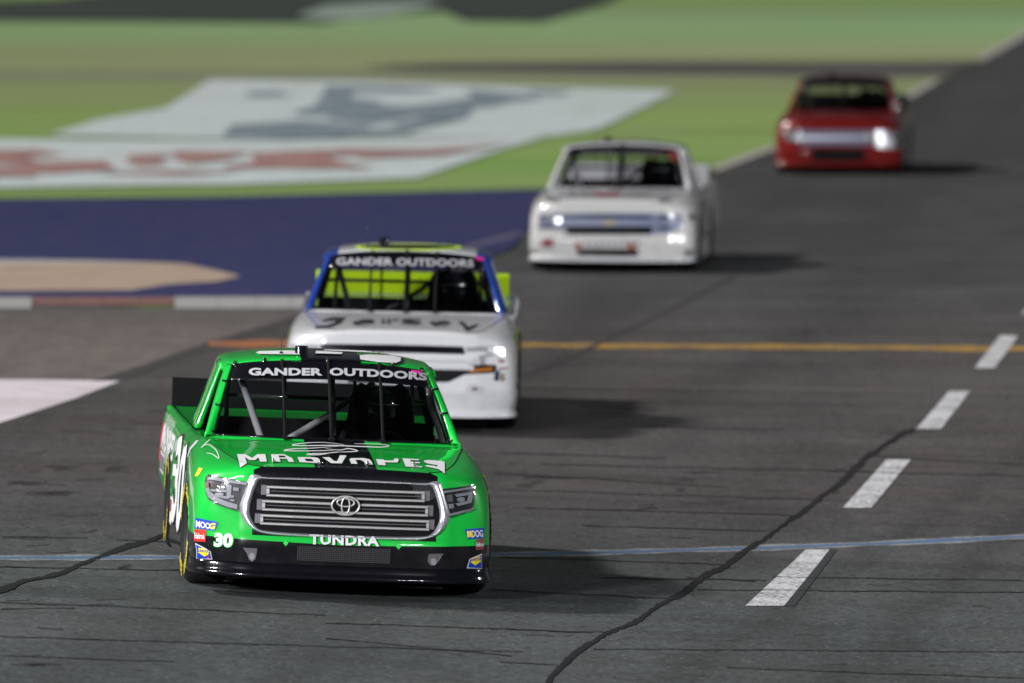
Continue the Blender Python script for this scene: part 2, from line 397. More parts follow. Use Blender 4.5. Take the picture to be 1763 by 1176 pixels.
sheet('grass_banner', px((-1500, 236), (-100, 238), (400, 243), (940, 234), (850, 262), (720, 306), (400, 318), (-100, 324), (-1500, 328)), 0.030, M_glogo)
for poly in [
    ((-60, 262), (60, 258), (110, 268), (40, 272), (70, 280), (180, 278), (200, 292), (100, 300), (-60, 298), (-60, 290), (60, 288), (-60, 280)),
    ((225, 268), (300, 266), (270, 278), (290, 284), (240, 288), (215, 280)),
    ((430, 265), (560, 259), (700, 262), (610, 268), (560, 272), (590, 280), (640, 291), (540, 292), (480, 290), (395, 292), (380, 288), (440, 280)),
    ((150, 300), (300, 296), (420, 298), (300, 304)),
    ((300, 262), (430, 262), (390, 276), (330, 284), (300, 276)),
    ((580, 258), (720, 260), (880, 250), (760, 268), (620, 274)),
    ((-80, 300), (60, 300), (60, 306), (-80, 306))]:
    BO += 0.004; sheet('banner_lettering', px(*poly), BO, M_gred)
dk = simple('dark_patch', (0.045, 0.058, 0.05, 1), 0.9, grain=0.3)
sheet('far_tarmac_patch', px((-1500, 34), (0, 36), (300, 38), (560, 40), (620, 28), (760, 18), (800, 36), (930, 38), (1040, 8), (1100, -20), (300, -25), (90, -2), (-400, 10)), 0.030, dk)
sheet('far_white_marking', px((510, 28), (560, 10), (640, 4), (760, 2), (730, 14), (640, 32), (560, 34)), 0.036, simple('far_white', (0.26, 0.32, 0.28, 1), 0.9))

# track markings
def strip(pts, wpx, name, off, mat, jag=0.0, step=None):
    """a line of photo width wpx drawn along photo points, laid on the ground"""
    P = [np.array(p, float) for p in pts]
    if step:
        Q = []
        for a, b in zip(P[:-1], P[1:]):
            n = max(1, int(np.linalg.norm(b - a) / step)); Q += [a + (b - a) * k / n for k in range(n)]
        P = Q + [P[-1]]
    L, R = [], []
    for i, p in enumerate(P):
        d = P[min(i + 1, len(P) - 1)] - P[max(i - 1, 0)]; d /= np.linalg.norm(d); nn = np.array([-d[1], d[0]])
        ww = wpx if not isinstance(wpx, (tuple, list)) else wpx[0] + (wpx[1] - wpx[0]) * i / (len(P) - 1)
        if i == 0: ph = [rnd.uniform(0, 6.28) for _ in range(6)]; wk = 0.0
        arc = i * (step or 10)
        wk = wk * 0.8 + rnd.uniform(-1, 1) * 0.35
        q = p + nn * jag * (0.45 * sin(arc / 31 + ph[0]) + 0.3 * sin(arc / 13 + ph[1]) + 0.5 * wk)
        ww = max(0.35, ww * (1 + (0.35 * sin(arc / 47 + ph[2]) + 0.25 * sin(arc / 17 + ph[3])) * (1 if jag > 1 else .5)))
        L.append(q + nn * (ww / 2 + abs(rnd.gauss(0, .40 if jag > 2 else .2)) * jag)); R.append(q - nn * (ww / 2 + abs(rnd.gauss(0, .40 if jag > 2 else .2)) * jag))
    V = []; F = []
    for a, b in zip(L, R):
        for q in (a, b):
            x, y = gpt(*q); V.append((x, y, H(x, y) + (off - 0.02) * (0.25 if off > 0.02 else 1)))
    for i in range(len(P) - 1): F.append((2 * i, 2 * i + 1, 2 * i + 3, 2 * i + 2))
    return V, F
def stripobj(name, strips, mat, off, label=None, **kw):
    V = []; F = []
    for (pts, wp, jag, step) in strips:
        v, f = strip(pts, wp, name, off, mat, jag, step); k = len(V); V += v; F += [tuple(k + i for i in q) for q in f]
    o = mesh(name, V, F, mat, smooth=False); o['kind'] = 'structure'; return o
stripobj('yellow_line', [([(880, 594), (1000, 595.5), (1300, 597), (1560, 599), (1763, 601), (1900, 602)], 7.5, 0.8, 12)], M_yel, 0.032)
stripobj('orange_line', [([(360, 592), (420, 592.5), (500, 593)], 11, 0.8, 10)], M_org, 0.034)
bl = [(-300, 960), (0, 961), (285, 960), (560, 960), (845, 955.5), (1000, 953), (1300, 944.5), (1560, 934.5), (1763, 924.5), (2000, 912)]
stripobj('blue_line_white_edges', [(bl, 9, 0.5, 7)], M_lwhite, 0.031)
stripobj('blue_line', [(bl, 3.6, 0.4, 7)], M_lblue, 0.035)
dashes = [((1283, 1044), (1350, 1044), (1428, 947), (1387, 947)),
          ((1451, 875), (1500, 875), (1568, 792), (1526, 792)),
          ((1578, 739), (1620, 739), (1670, 674), (1634, 674)),
          ((1678, 634), (1712, 634), (1753, 579), (1722, 578)),
          ((1758, 541), (1786, 541), (1822, 500), (1798, 500))]
for d in dashes:
    sheet('lane_dash', px(*d), 0.038, M_white)
sheet('dash_black_edge', px((1350, 1044), (1368, 1044), (1441, 947), (1428, 946)), 0.034, simple('old_black_paint', (0.040, 0.043, 0.046, 1), 0.8, grain=0.3))  # black painted edge along the nearest dash
crk = [([(936, 1186), (952, 1160), (1000, 1122), (1042, 1093), (1083, 1075), (1130, 1048), (1178, 1022), (1215, 993), (1255, 968), (1300, 938), (1352, 905), (1392, 873), (1430, 845), (1478, 803), (1520, 770), (1572, 738)], 5.5, 3.4, 4),
       ([(-20, 1026), (40, 1002), (110, 985), (165, 962), (215, 944), (285, 920)], (7.5, 4), 2.6, 4)]
stripobj('sealed_crack', crk, M_crack, 0.040)
stripobj('old_seam', [([(1262, 478), (1180, 520), (1090, 565), (1000, 606), (940, 632), (888, 652)], 5, 1.5, 8)], simple('old_seam_tar', (0.042, 0.038, 0.038, 1), 0.8), 0.036)
thin = []
def hline(x0, y0, x1, y1, wd=0.75, jag=0.8, step=7): thin.append(([(x0, y0), ((x0 + x1) / 2, (y0 + y1) / 2 + rnd.uniform(-1, 1)), (x1, y1)], wd, jag, step))
for a in [(-60, 1095, 900, 1123), (0, 1038, 560, 1060), (-40, 975, 330, 983), (1020, 1118, 1800, 1124), (1040, 996, 1320, 1000), (845, 1016, 1170, 1032), (1200, 1016, 1763, 1021), (1330, 994, 1763, 1000),
          (860, 960, 1250, 973), (860, 843, 1410, 861), (900, 875, 1380, 888), (1000, 905, 1320, 915), (560, 1100, 880, 1130), (-20, 1128, 300, 1140), (870, 1083, 1060, 1090), (1180, 995, 1300, 1002),
          (850, 815, 1250, 840), (900, 822, 1060, 826), (1420, 812, 1763, 820), (0, 1050, 130, 1047), (860, 1140, 960, 1146), (0, 925, 150, 927), (200, 930, 300, 934),
          (930, 800, 1500, 812), (860, 780, 1150, 790), (1100, 735, 1350, 740), (1000, 700, 1130, 706), (1500, 786, 1763, 800), (560, 1073, 1020, 1090), (1250, 1150, 1763, 1168)]: hline(*a)
stripobj('hairline_cracks', thin, simple('hairline_tar', (0.022, 0.022, 0.024, 1), 0.8), 0.039)
marks = []
for k in range(60):
    y0 = rnd.uniform(690, 1165); x0 = rnd.choice([rnd.uniform(0, 260), rnd.uniform(870, 1700)])
    if 930 < y0 < 1045 and x0 > 860 and x0 < 1180: continue
    ln = rnd.uniform(12, 90) * (1 if y0 < 900 else 0.6)
    marks.append(([(x0, y0), (x0 + ln * 0.5, y0 + rnd.uniform(-2, 3)), (x0 + ln, y0 + rnd.uniform(-3, 4))], rnd.uniform(0.7, 2.0), 0.9, 6))
for (x0, y0, s) in [(905, 835, 14), (925, 830, 10), (1180, 826, 26), (1200, 814, 18), (1170, 842, 10), (1115, 872, 16), (60, 1145, 30), (215, 975, 10), (330, 985, 26), (1385, 575, 10), (1340, 590, 14), (1440, 850, 6), (110, 805, 30), (200, 808, 26), (40, 830, 30), (90, 850, 40)]:
    for q in range(6):
        dy = rnd.uniform(-4, 4); a = rnd.uniform(.3, 1); sh = rnd.uniform(-.5, .5) * s
        marks.append(([(x0 - s * a + sh, y0 + dy + 1), (x0 + sh, y0 + dy), (x0 + s * a + sh, y0 + dy + rnd.uniform(-1, 1.5))], rnd.uniform(.8, 2.2), 1.4, 3))
stripobj('rubber_marks', marks, M_mark, 0.028)
stripobj('tarmac_seam', [([(205, 657), (500, 659), (900, 662), (1300, 668), (1763, 676)], 3.5, 1.0, 20)], simple('seam_pale', (0.088, 0.080, 0.078, 1), 0.8), 0.028)
# kerb at the edge of the blue apron
def kerb():
    e = bpy.data.objects.new('kerb', None); COL.objects.link(e)
    e['label'] = 'low painted kerb of dull red and white blocks below the blue apron'; e['category'] = 'kerb'; e['group'] = 'track kerbs'
    mw = simple('kerb_white', (0.37, 0.36, 0.36, 1), 0.7, grain=0.25); mr = simple('kerb_red', (0.22, 0.12, 0.11, 1), 0.7, grain=0.25)
    cuts = [-260, -150, -40, 55, 115, 178, 240, 300, 375, 442, 500, 545]
    cols = 'wwwrrrrwwww'
    for a, b, c in zip(cuts[:-1], cuts[1:], cols):
        yb = 531 if c == 'w' else 525
        p = px((a + .5, yb), (b - .5, yb), (b - .5, 518), (a + .5, 518))
        V = [(x, y, 0.0) for x, y in p] + [(x, y, 0.02 if i < 2 else 0.05) for i, (x, y) in enumerate(p)]
        mesh('kerb_block', V, [(0, 1, 5, 4), (1, 2, 6, 5), (2, 3, 7, 6), (3, 0, 4, 7), (4, 5, 6, 7)], mw if c == 'w' else mr, e, smooth=False)
kerb()
#==TRUCK==
YC = dict()
def shell_net():
    # half columns: centre front .. corner .. side .. rear ; rows top -> bottom, each (x, y, z)
    ys = [1.6, 1.9, 2.2, 2.6, 2.95, 3.2, 3.5, 3.8, 4.1, 4.5, 4.85, 5.15]
    def tail(xs, z0, z1=None):
        z1 = z0 if z1 is None else z1
        return [(float(np.interp(y, [1.6, 2.9, 3.8, 5.15], xs)), y, float(np.interp(y, [1.6, 2.9, 5.15], [z0, z1, z1 + 0.012]))) for y in ys]
    rows = []
    rows.append([(0, .135, .850), (.32, .137, .847), (.54, .150, .838), (.615, .215, .842), (.675, .36, .850), (.715, .52, .862), (.745, .66, .872), (.765, .78, .880), (.785, .92, .889), (.805, 1.08, .898), (.825, 1.22, .906), (.845, 1.38, .915)] + tail([.865, .872, .895, .925], .922, .893))
    rows.append([(0, .118, .838), (.33, .120, .834), (.57, .138, .820), (.66, .20, .828), (.745, .33, .834), (.795, .46, .842), (.828, .60, .850), (.850, .73, .858), (.868, .88, .867), (.882, 1.05, .876), (.892, 1.20, .883), (.898, 1.38, .890)] + tail([.900, .905, .925, .945], .896, .880))
    rows.append([(0, .100, .815), (.34, .104, .812), (.60, .122, .795), (.70, .17, .790), (.815, .27, .786), (.878, .385, .786), (.912, .52, .792), (.930, .66, .802), (.942, .82, .812), (.948, 1.02, .820), (.950, 1.20, .826), (.950, 1.38, .832)] + tail([.948, .948, .955, .968], .836, .830))
    rows.append([(0, .078, .740), (.34, .083, .738), (.615, .106, .725), (.71, .15, .718), (.84, .235, .712), (.912, .33, .708), (.948, .45, .712), (.962, .59, .722), (.972, .78, .735), (.975, 1.0, .742), (.975, 1.20, .745), (.972, 1.38, .745)] + tail([.968, .965, .975, .985], .742, .730))
    rows.append([(0, .055, .640), (.34, .061, .638), (.625, .088, .630), (.725, .13, .622), (.855, .205, .615), (.930, .29, .612), (.962, .40, .612), (.976, .55, .616), (.986, .76, .622), (.988, 1.0, .626), (.985, 1.20, .626), (.982, 1.38, .624)] + tail([.978, .972, .985, .996], .620, .605))
    rows.append([(0, .036, .540), (.34, .042, .540), (.63, .070, .535), (.73, .11, .530), (.862, .18, .525), (.938, .262, .522), (.968, .37, .520), (.980, .53, .520), (.990, .75, .520), (.992, 1.0, .520), (.990, 1.20, .520), (.986, 1.38, .518)] + tail([.982, .976, .988, .998], .515, .500))
    rows.append([(0, .012, .440), (.34, .018, .440), (.63, .050, .436), (.735, .092, .432), (.868, .165, .428), (.944, .248, .425), (.972, .36, .425), (.982, .53, .425), (.992, .75, .425), (.994, 1.0, .425), (.992, 1.20, .425), (.988, 1.38, .42)] + tail([.985, .980, .990, .996], .415, .41))
    rows.append([(0, -.010, .362), (.34, -.003, .362), (.63, .030, .360), (.735, .075, .358), (.87, .15, .355), (.948, .236, .352), (.974, .35, .352), (.984, .53, .352), (.993, .75, .35), (.995, 1.0, .35), (.993, 1.20, .35), (.99, 1.38, .345)] + tail([.99, .985, .99, .985], .335, .34))
    rows.append([(0, .000, .280), (.34, .008, .280), (.63, .040, .278), (.735, .083, .276), (.87, .157, .274), (.948, .243, .272), (.974, .355, .27), (.984, .53, .27), (.993, .75, .27), (.995, 1.0, .27), (.993, 1.20, .27), (.992, 1.38, .26)] + tail([.993, .99, .985, .96], .24, .27))
    low = [(0, .012, .190), (.34, .020, .190), (.63, .052, .188), (.735, .095, .186), (.862, .172, .184), (.928, .25, .182), (.950, .36, .18), (.962, .53, .18), (.985, .75, .18), (.994, 1.0, .18), (.992, 1.20, .17), (.992, 1.38, .12)]
    low += [(float(np.interp(y, [1.6, 3.2, 4.3, 5.15], [.994, .992, .97, .94])), y, float(np.interp(y, [1.6, 3.3, 4.2, 5.15], [.10, .09, .20, .27]))) for y in ys]
    rows.append(low)
    full = []
    for r in rows:
        L = [(-x, y, z) for (x, y, z) in r[:0:-1]]
        full.append(L + list(r))
    return np.array(full)
SHELL = patch(shell_net(), 5, 5)
WHEELS = [(0.95, 0.235), (3.80, 0.265)]
def make_shell():
    g = SHELL.copy(); R, C = g.shape[:2]
    RW = 0.365
    for (cy_, cz_) in WHEELS:
        d = np.hypot(g[..., 1] - cy_, g[..., 2] - cz_); side = np.abs(g[..., 0]) > 0.9
        m = side & (np.abs(d - RW) < 0.035)
        g[..., 1] = np.where(m, cy_ + (g[..., 1] - cy_) * RW / np.maximum(d, 1e-6), g[..., 1])
        g[..., 2] = np.where(m, cz_ + (g[..., 2] - cz_) * RW / np.maximum(d, 1e-6), g[..., 2])
    V, F = grid_vf(g); keep = []
    for f in F:
        c = sum(V[i] for i in f) / 4
        if abs(c[0]) > 0.9 and any(math.hypot(c[1] - a, c[2] - b) < RW - 0.006 for a, b in WHEELS): continue
        keep.append(f)
    return V, keep
SV, SF = make_shell()
def hood_net():
    top = shell_net()[0]; n = len(top); mid = n // 2
    rows = []
    for k in range(0, 13):
        a = top[mid - k]; b = top[mid + k]
        if k < 2: continue
        w_ = b[0]; y = b[1]; z = b[2]
        zc = float(np.interp(y, [.14, .5, 1.0, 1.6], [.853, .880, .912, .938]))
        yc = y - 0.015
        if k == 12: yc = 1.44; zc = .934
        if k == 11: yc = 1.28; zc = .928
        row = []
        for t in (-1, -.86, -.6, -.3, 0, .3, .6, .86, 1):
            e = 1 - abs(t) ** 4
            s = 1 - t * t
            row.append((w_ * t, y + (yc - y) * s, z + (zc - z) * (0.75 * e + 0.25 * s) - (0.004 if abs(t) == .86 else 0)))
        rows.append(row)
    # front edge row following the nose
    fr = []
    for t in (-1, -.86, -.6, -.3, 0, .3, .6, .86, 1):
        x = .54 * t; fr.append((x, .135 + .015 * t * t, .850 - .012 * t * t))
    rows[0] = fr
    return np.array(rows)
HOOD = patch(hood_net(), 5, 4)
def ws_net():
    # windshield: rows bottom -> top
    B = [(-.805, 1.655, .932), (-.68, 1.575, .938), (-.42, 1.49, .940), (0, 1.455, .942), (.42, 1.49, .940), (.68, 1.575, .938), (.805, 1.655, .932)]
    T = [(-.655, 2.30, 1.372), (-.56, 2.235, 1.395), (-.35, 2.175, 1.418), (0, 2.145, 1.434), (.35, 2.175, 1.418), (.56, 2.235, 1.395), (.655, 2.30, 1.372)]
    B, T = np.array(B), np.array(T); rows = []
    for t in (0, .25, .5, .75, 1):
        r = B * (1 - t) + T * t; bul = 4 * t * (1 - t) * 0.02
        r = r + np.array([0, -bul, bul]); rows.append(r)
    return np.array(rows)
WS = patch(ws_net(), 6, 6)
def ws_pt(u, v, off=0.0):
    R, C = WS.shape[:2]; a = v * (R - 1); b = u * (C - 1); i = min(int(a), R - 2); j = min(int(b), C - 2); fa, fb = a - i, b - j
    p = (WS[i, j] * (1 - fa) + WS[i + 1, j] * fa) * (1 - fb) + (WS[i, j + 1] * (1 - fa) + WS[i + 1, j + 1] * fa) * fb
    du = WS[i, j + 1] - WS[i, j]; dv = WS[i + 1, j] - WS[i, j]; n = np.cross(du, dv); n /= np.linalg.norm(n)
    if n[1] > 0: n = -n
    return p + n * off
def ws_strip(name, u0, u1, v0, v1, off, thick, mat, parent, nu=10, nv=10):
    g = np.array([[ws_pt(u0 + (u1 - u0) * j / nu, v0 + (v1 - v0) * i / nv, off) for j in range(nu + 1)] for i in range(nv + 1)])
    return grid_obj(name, g, mat, parent, thick=thick)
def roof_net():
    rows = []
    for (y0, y1, zc, we, ze) in [(2.138, 2.315, 1.437, .660, 1.376), (2.20, 2.36, 1.452, .672, 1.388), (2.45, 2.52, 1.468, .680, 1.402), (2.85, 2.87, 1.474, .684, 1.408), (3.15, 3.15, 1.462, .680, 1.402), (3.30, 3.30, 1.440, .672, 1.388), (3.33, 3.33, 1.40, .668, 1.36)]:
        row = []
        for t in (-1, -.93, -.75, -.4, 0, .4, .75, .93, 1):
            y = y0 + (y1 - y0) * t * t; x = we * t
            z = zc - (zc - ze) * abs(t) ** 2.4
            row.append((x, y, z))
        # rounded drip edge
        e = row[-1]
        extra = [(e[0] + .030, e[1] + .02, e[2] - .022), (e[0] + .043, e[1] + .03, e[2] - .060)]
        row = [(-a, b, c) for a, b, c in extra[::-1]] + row + extra
        rows.append(row)
    return np.array(rows)
ROOF = patch(roof_net(), 4, 4)
def bvh_of(*vf):
    V = []; F = []
    for v, f in vf:
        k = len(V); V += [tuple(map(float, q)) for q in v]; F += [tuple(k + i for i in q) for q in f]
    return BVHTree.FromPolygons(V, F)
BODY_BVH = bvh_of((SV, SF), grid_vf(HOOD), grid_vf(ROOF))
WS_BVH = bvh_of(grid_vf(WS))

def text_mesh(s, weight=0.0, spacing=1.0):
    """lettering as a flat mesh normalised to the unit square"""
    c = bpy.data.curves.new('t', 'FONT'); c.body = s; c.offset = weight; c.space_character = spacing; c.resolution_u = 3
    o = bpy.data.objects.new('t', c); COL.objects.link(o)
    dg = bpy.context.evaluated_depsgraph_get(); me = bpy.data.meshes.new_from_object(o.evaluated_get(dg))
    V = [tuple(v.co[:2]) for v in me.vertices]; F = [tuple(p.vertices) for p in me.polygons]
    bpy.data.objects.remove(o); bpy.data.curves.remove(c); bpy.data.meshes.remove(me)
    xs = [v[0] for v in V]; ys = [v[1] for v in V]; x0, x1 = min(xs), max(xs); y0, y1 = min(ys), max(ys)
    return [((x - x0) / (x1 - x0), (y - y0) / (y1 - y0)) for x, y in V], F
def poly_mesh(*loops):
    """loops: the first an outline, the rest holes"""
    L = [[Vector((p[0], p[1], 0)) for p in lp] for lp in loops]
    V = [(p.x, p.y) for lp in L for p in lp]
    return V, [tuple(t) for t in tessellate_polygon(L)]
def ell(cx, cy_, rx, ry, n=28, a0=0.0, a1=2 * pi):
    return [(cx + rx * cos(a0 + (a1 - a0) * k / n), cy_ + ry * sin(a0 + (a1 - a0) * k / n)) for k in range(n)]
class Truck:
    def __init__(s, name, label, cpx, dist, yaw, bnk, group):
        r = ray(cpx, 600); x = r[0] * dist
        s.P = np.array([x, dist, 0.002 + H(x, dist)])
        a, b = radians(yaw), radians(bnk)
        Rz = np.array([[cos(a), -sin(a), 0], [sin(a), cos(a), 0], [0, 0, 1]]); Ry = np.array([[cos(b), 0, sin(b)], [0, 1, 0], [-sin(b), 0, cos(b)]])
        s.M = Rz @ Ry
        e = bpy.data.objects.new(name, None); COL.objects.link(e); s.e = e
        M4 = Matrix([list(s.M[i]) + [s.P[i]] for i in range(3)] + [[0, 0, 0, 1]])
        e.matrix_world = M4; s.M4 = M4
        e['label'] = label; e['category'] = 'race truck'; e['group'] = group
        s.o = s.M.T @ (CC - s.P)
    def hit(s, pxx, pyy, bvh):
        d = s.M.T @ ray(pxx, pyy); d = d / np.linalg.norm(d)
        o = s.o + d * (s.P[1] - 4)
        h = bvh.ray_cast(Vector(o), Vector(d), 20)
        if h[0] is None: return None
        n = h[1]
        if n.dot(Vector(d)) > 0: n = -n
        return h[0], n
    def stick(s, name, VF, fn, mat, off=0.004, thick=0.0, bvh=None, cell=None, space='px', parent=None, label=None):
        """lay a flat design on the bodywork. fn maps design (u, v) to photo pixels or to a local ray"""
        bvh = bvh or BODY_BVH
        V, F = VF
        V = [fn(*v) for v in V] if fn else V
        bm = bmesh.new(); vs = [bm.verts.new((v[0], v[1], 0)) for v in V]
        for f in F:
            try: bm.faces.new([vs[i] for i in f])
            except ValueError: pass
        base = cell or (14 if space == 'px' else 0.06)
        for ax in (0, 1):
            cell = base if space != 'px' else (min(base, 10), 2.0)[ax]
            lo = min(v[ax] for v in V); hi = max(v[ax] for v in V); k = math.floor(lo / cell) + 1
            while k * cell < hi:
                co = [0, 0, 0]; no = [0, 0, 0]; co[ax] = k * cell; no[ax] = 1
                bmesh.ops.bisect_plane(bm, geom=bm.verts[:] + bm.edges[:] + bm.faces[:], plane_co=co, plane_no=no); k += 1
        bmesh.ops.triangulate(bm, faces=bm.faces[:])
        dead = []; nrm = {}
        for v in bm.verts:
            if space == 'px': h = s.hit(v.co.x, v.co.y, bvh)
            else:
                sd = -1 if space == 'left' else 1
                r = bvh.ray_cast(Vector((sd * 3, v.co.x, v.co.y)), Vector((-sd, 0, 0)), 6)
                h = (r[0], r[1] if r[1].x * sd > 0 else -r[1]) if r[0] is not None else None
            if h is None: dead.append(v); continue
            v.co = h[0] + h[1] * off; nrm[v] = h[1]
        bmesh.ops.delete(bm, geom=dead, context='VERTS')
        if thick:
            be = [e for e in bm.edges if len(e.link_faces) == 1]
            r = bmesh.ops.extrude_edge_only(bm, edges=be)
            old = {}
            for e in be:
                for v in e.verts: old[v.index] = v
            import itertools
            for v in [g for g in r['geom'] if isinstance(g, bmesh.types.BMVert)]:
                # nearest source vertex gives the normal
                src = None
                for e in v.link_edges:
                    q = e.other_vert(v)
                    if q in nrm and (q.co - v.co).length < 1e-7: src = q
                if src is None: continue
                v.co -= nrm[src] * thick
        if not bm.faces: bm.free(); return None
        return from_bm(name, bm, mat, parent or s.e, smooth=False, label=label)
    def local_hit(s, pxx, pyy, y=None, z=None, x=None):
        d = s.M.T @ ray(pxx, pyy)
        if y is not None: t = (y - s.o[1]) / d[1]
        elif z is not None: t = (z - s.o[2]) / d[2]
        else: t = (x - s.o[0]) / d[0]
        return s.o + d * t

def make_wheel(T, side, yc, steer=0.0):
    e = bpy.data.objects.new('wheel', None); COL.objects.link(e); e.parent = T.e
    e.location = (side * 0.853, yc, 0.352); e.rotation_euler = (0, 0, steer)
    W2 = 0.135; s = side
    prof = [(-W2 + .02, .20), (-W2, .22), (-W2 - .008, .28), (-W2 + .005, .325), (-W2 + .03, .345), (-.06, .352), (.06, .352), (W2 - .03, .345), (W2 - .005, .325), (W2 + .010, .28), (W2, .22), (W2 - .02, .20)]
    V, F = lathe_x([(x * s, r) for x, r in prof], 56); mesh('tyre', V, F, 'rubber', e)
    rp = [(W2 - .02, .205), (W2 - .005, .20), (W2 - .03, .185), (W2 - .06, .16), (W2 - .05, .10), (W2 - .03, .06), (W2 - .03, .0)]
    V, F = lathe_x([(x * s, r) for x, r in rp], 40); mesh('rim', V, F, 'steel', e)
    # tyre lettering bent round the sidewall
    if T.detail > 1:
        for a0, word in ((0.35, 'GOODYEAR'), (0.35 + pi, 'GOODYEAR'), (pi / 2 + .75, 'EAGLE'), (3 * pi / 2 + .75, 'EAGLE')):
            tv, tf = text_mesh(word, 0.03); span = 1.05 if word == 'GOODYEAR' else 0.7
            out = []
            for u, v in tv:
                a = a0 + span * (u if s < 0 else -u) ; r = .240 + .075 * v
                out.append((s * (W2 + .012), r * sin(a), r * cos(a)))
            mesh('tyre_lettering', out, tf, 'yellow_print', e, smooth=False)
def bar(name, x0, x1, z0, z1, fy, proud, depth, mat, parent, n=16):
    """a horizontal bar bent round the nose: front face at fy(x,z)-proud"""
    V = []; F = []; zc = (z0 + z1) / 2; h = (z1 - z0) / 2; c = min(h, .004)
    prof = [(-h, 0), (-h, -1), (-h + c, -1), (h - c, -1), (h, -1), (h, 0)]
    for i in range(n + 1):
        x = x0 + (x1 - x0) * i / n
        y = fy(x, zc)
        for (dz, k) in prof:
            yy = y + depth if k == 0 else (y - proud + (c if abs(dz) == h else 0))
            V.append((x, yy, zc + dz))
    m = len(prof)
    for i in range(n):
        for k in range(m): F.append((i * m + k, i * m + (k + 1) % m, (i + 1) * m + (k + 1) % m, (i + 1) * m + k))
    F.append(tuple(range(m))); F.append(tuple(n * m + k for k in range(m))[::-1])
    return mesh(name, V, F, mat, parent, smooth=False)
def nose_y(x, z):
    x = abs(x)
    a = float(np.interp(z, [.19, .28, .36, .44, .54, .64, .74, .815, .85, .865], [.012, .0, -.01, .012, .036, .055, .078, .10, .118, .135]))
    return a + float(np.interp(x, [0, .34, .63, .735, .87], [0, .007, .038, .08, .15]))
def frame_loop(name, outer, inner, hts, mat, parent, n=5):
    """a moulded ring between two loops of (x, z) on the nose; hts = how far each rail stands proud"""
    O = cr(outer + [outer[0]], n)[:-1]; I = cr(inner + [inner[0]], n)[:-1]; m = len(O); K = len(hts); V = []; F = []
    for i in range(m):
        for k in range(K):
            t = k / (K - 1); x, z = O[i] * (1 - t) + I[i] * t; V.append((x, nose_y(x, z) - hts[k], z))
    for i in range(m):
        for k in range(K - 1): F.append((i * K + k, ((i + 1) % m) * K + k, ((i + 1) % m) * K + k + 1, i * K + k + 1))
    return mesh(name, V, F, mat, parent)
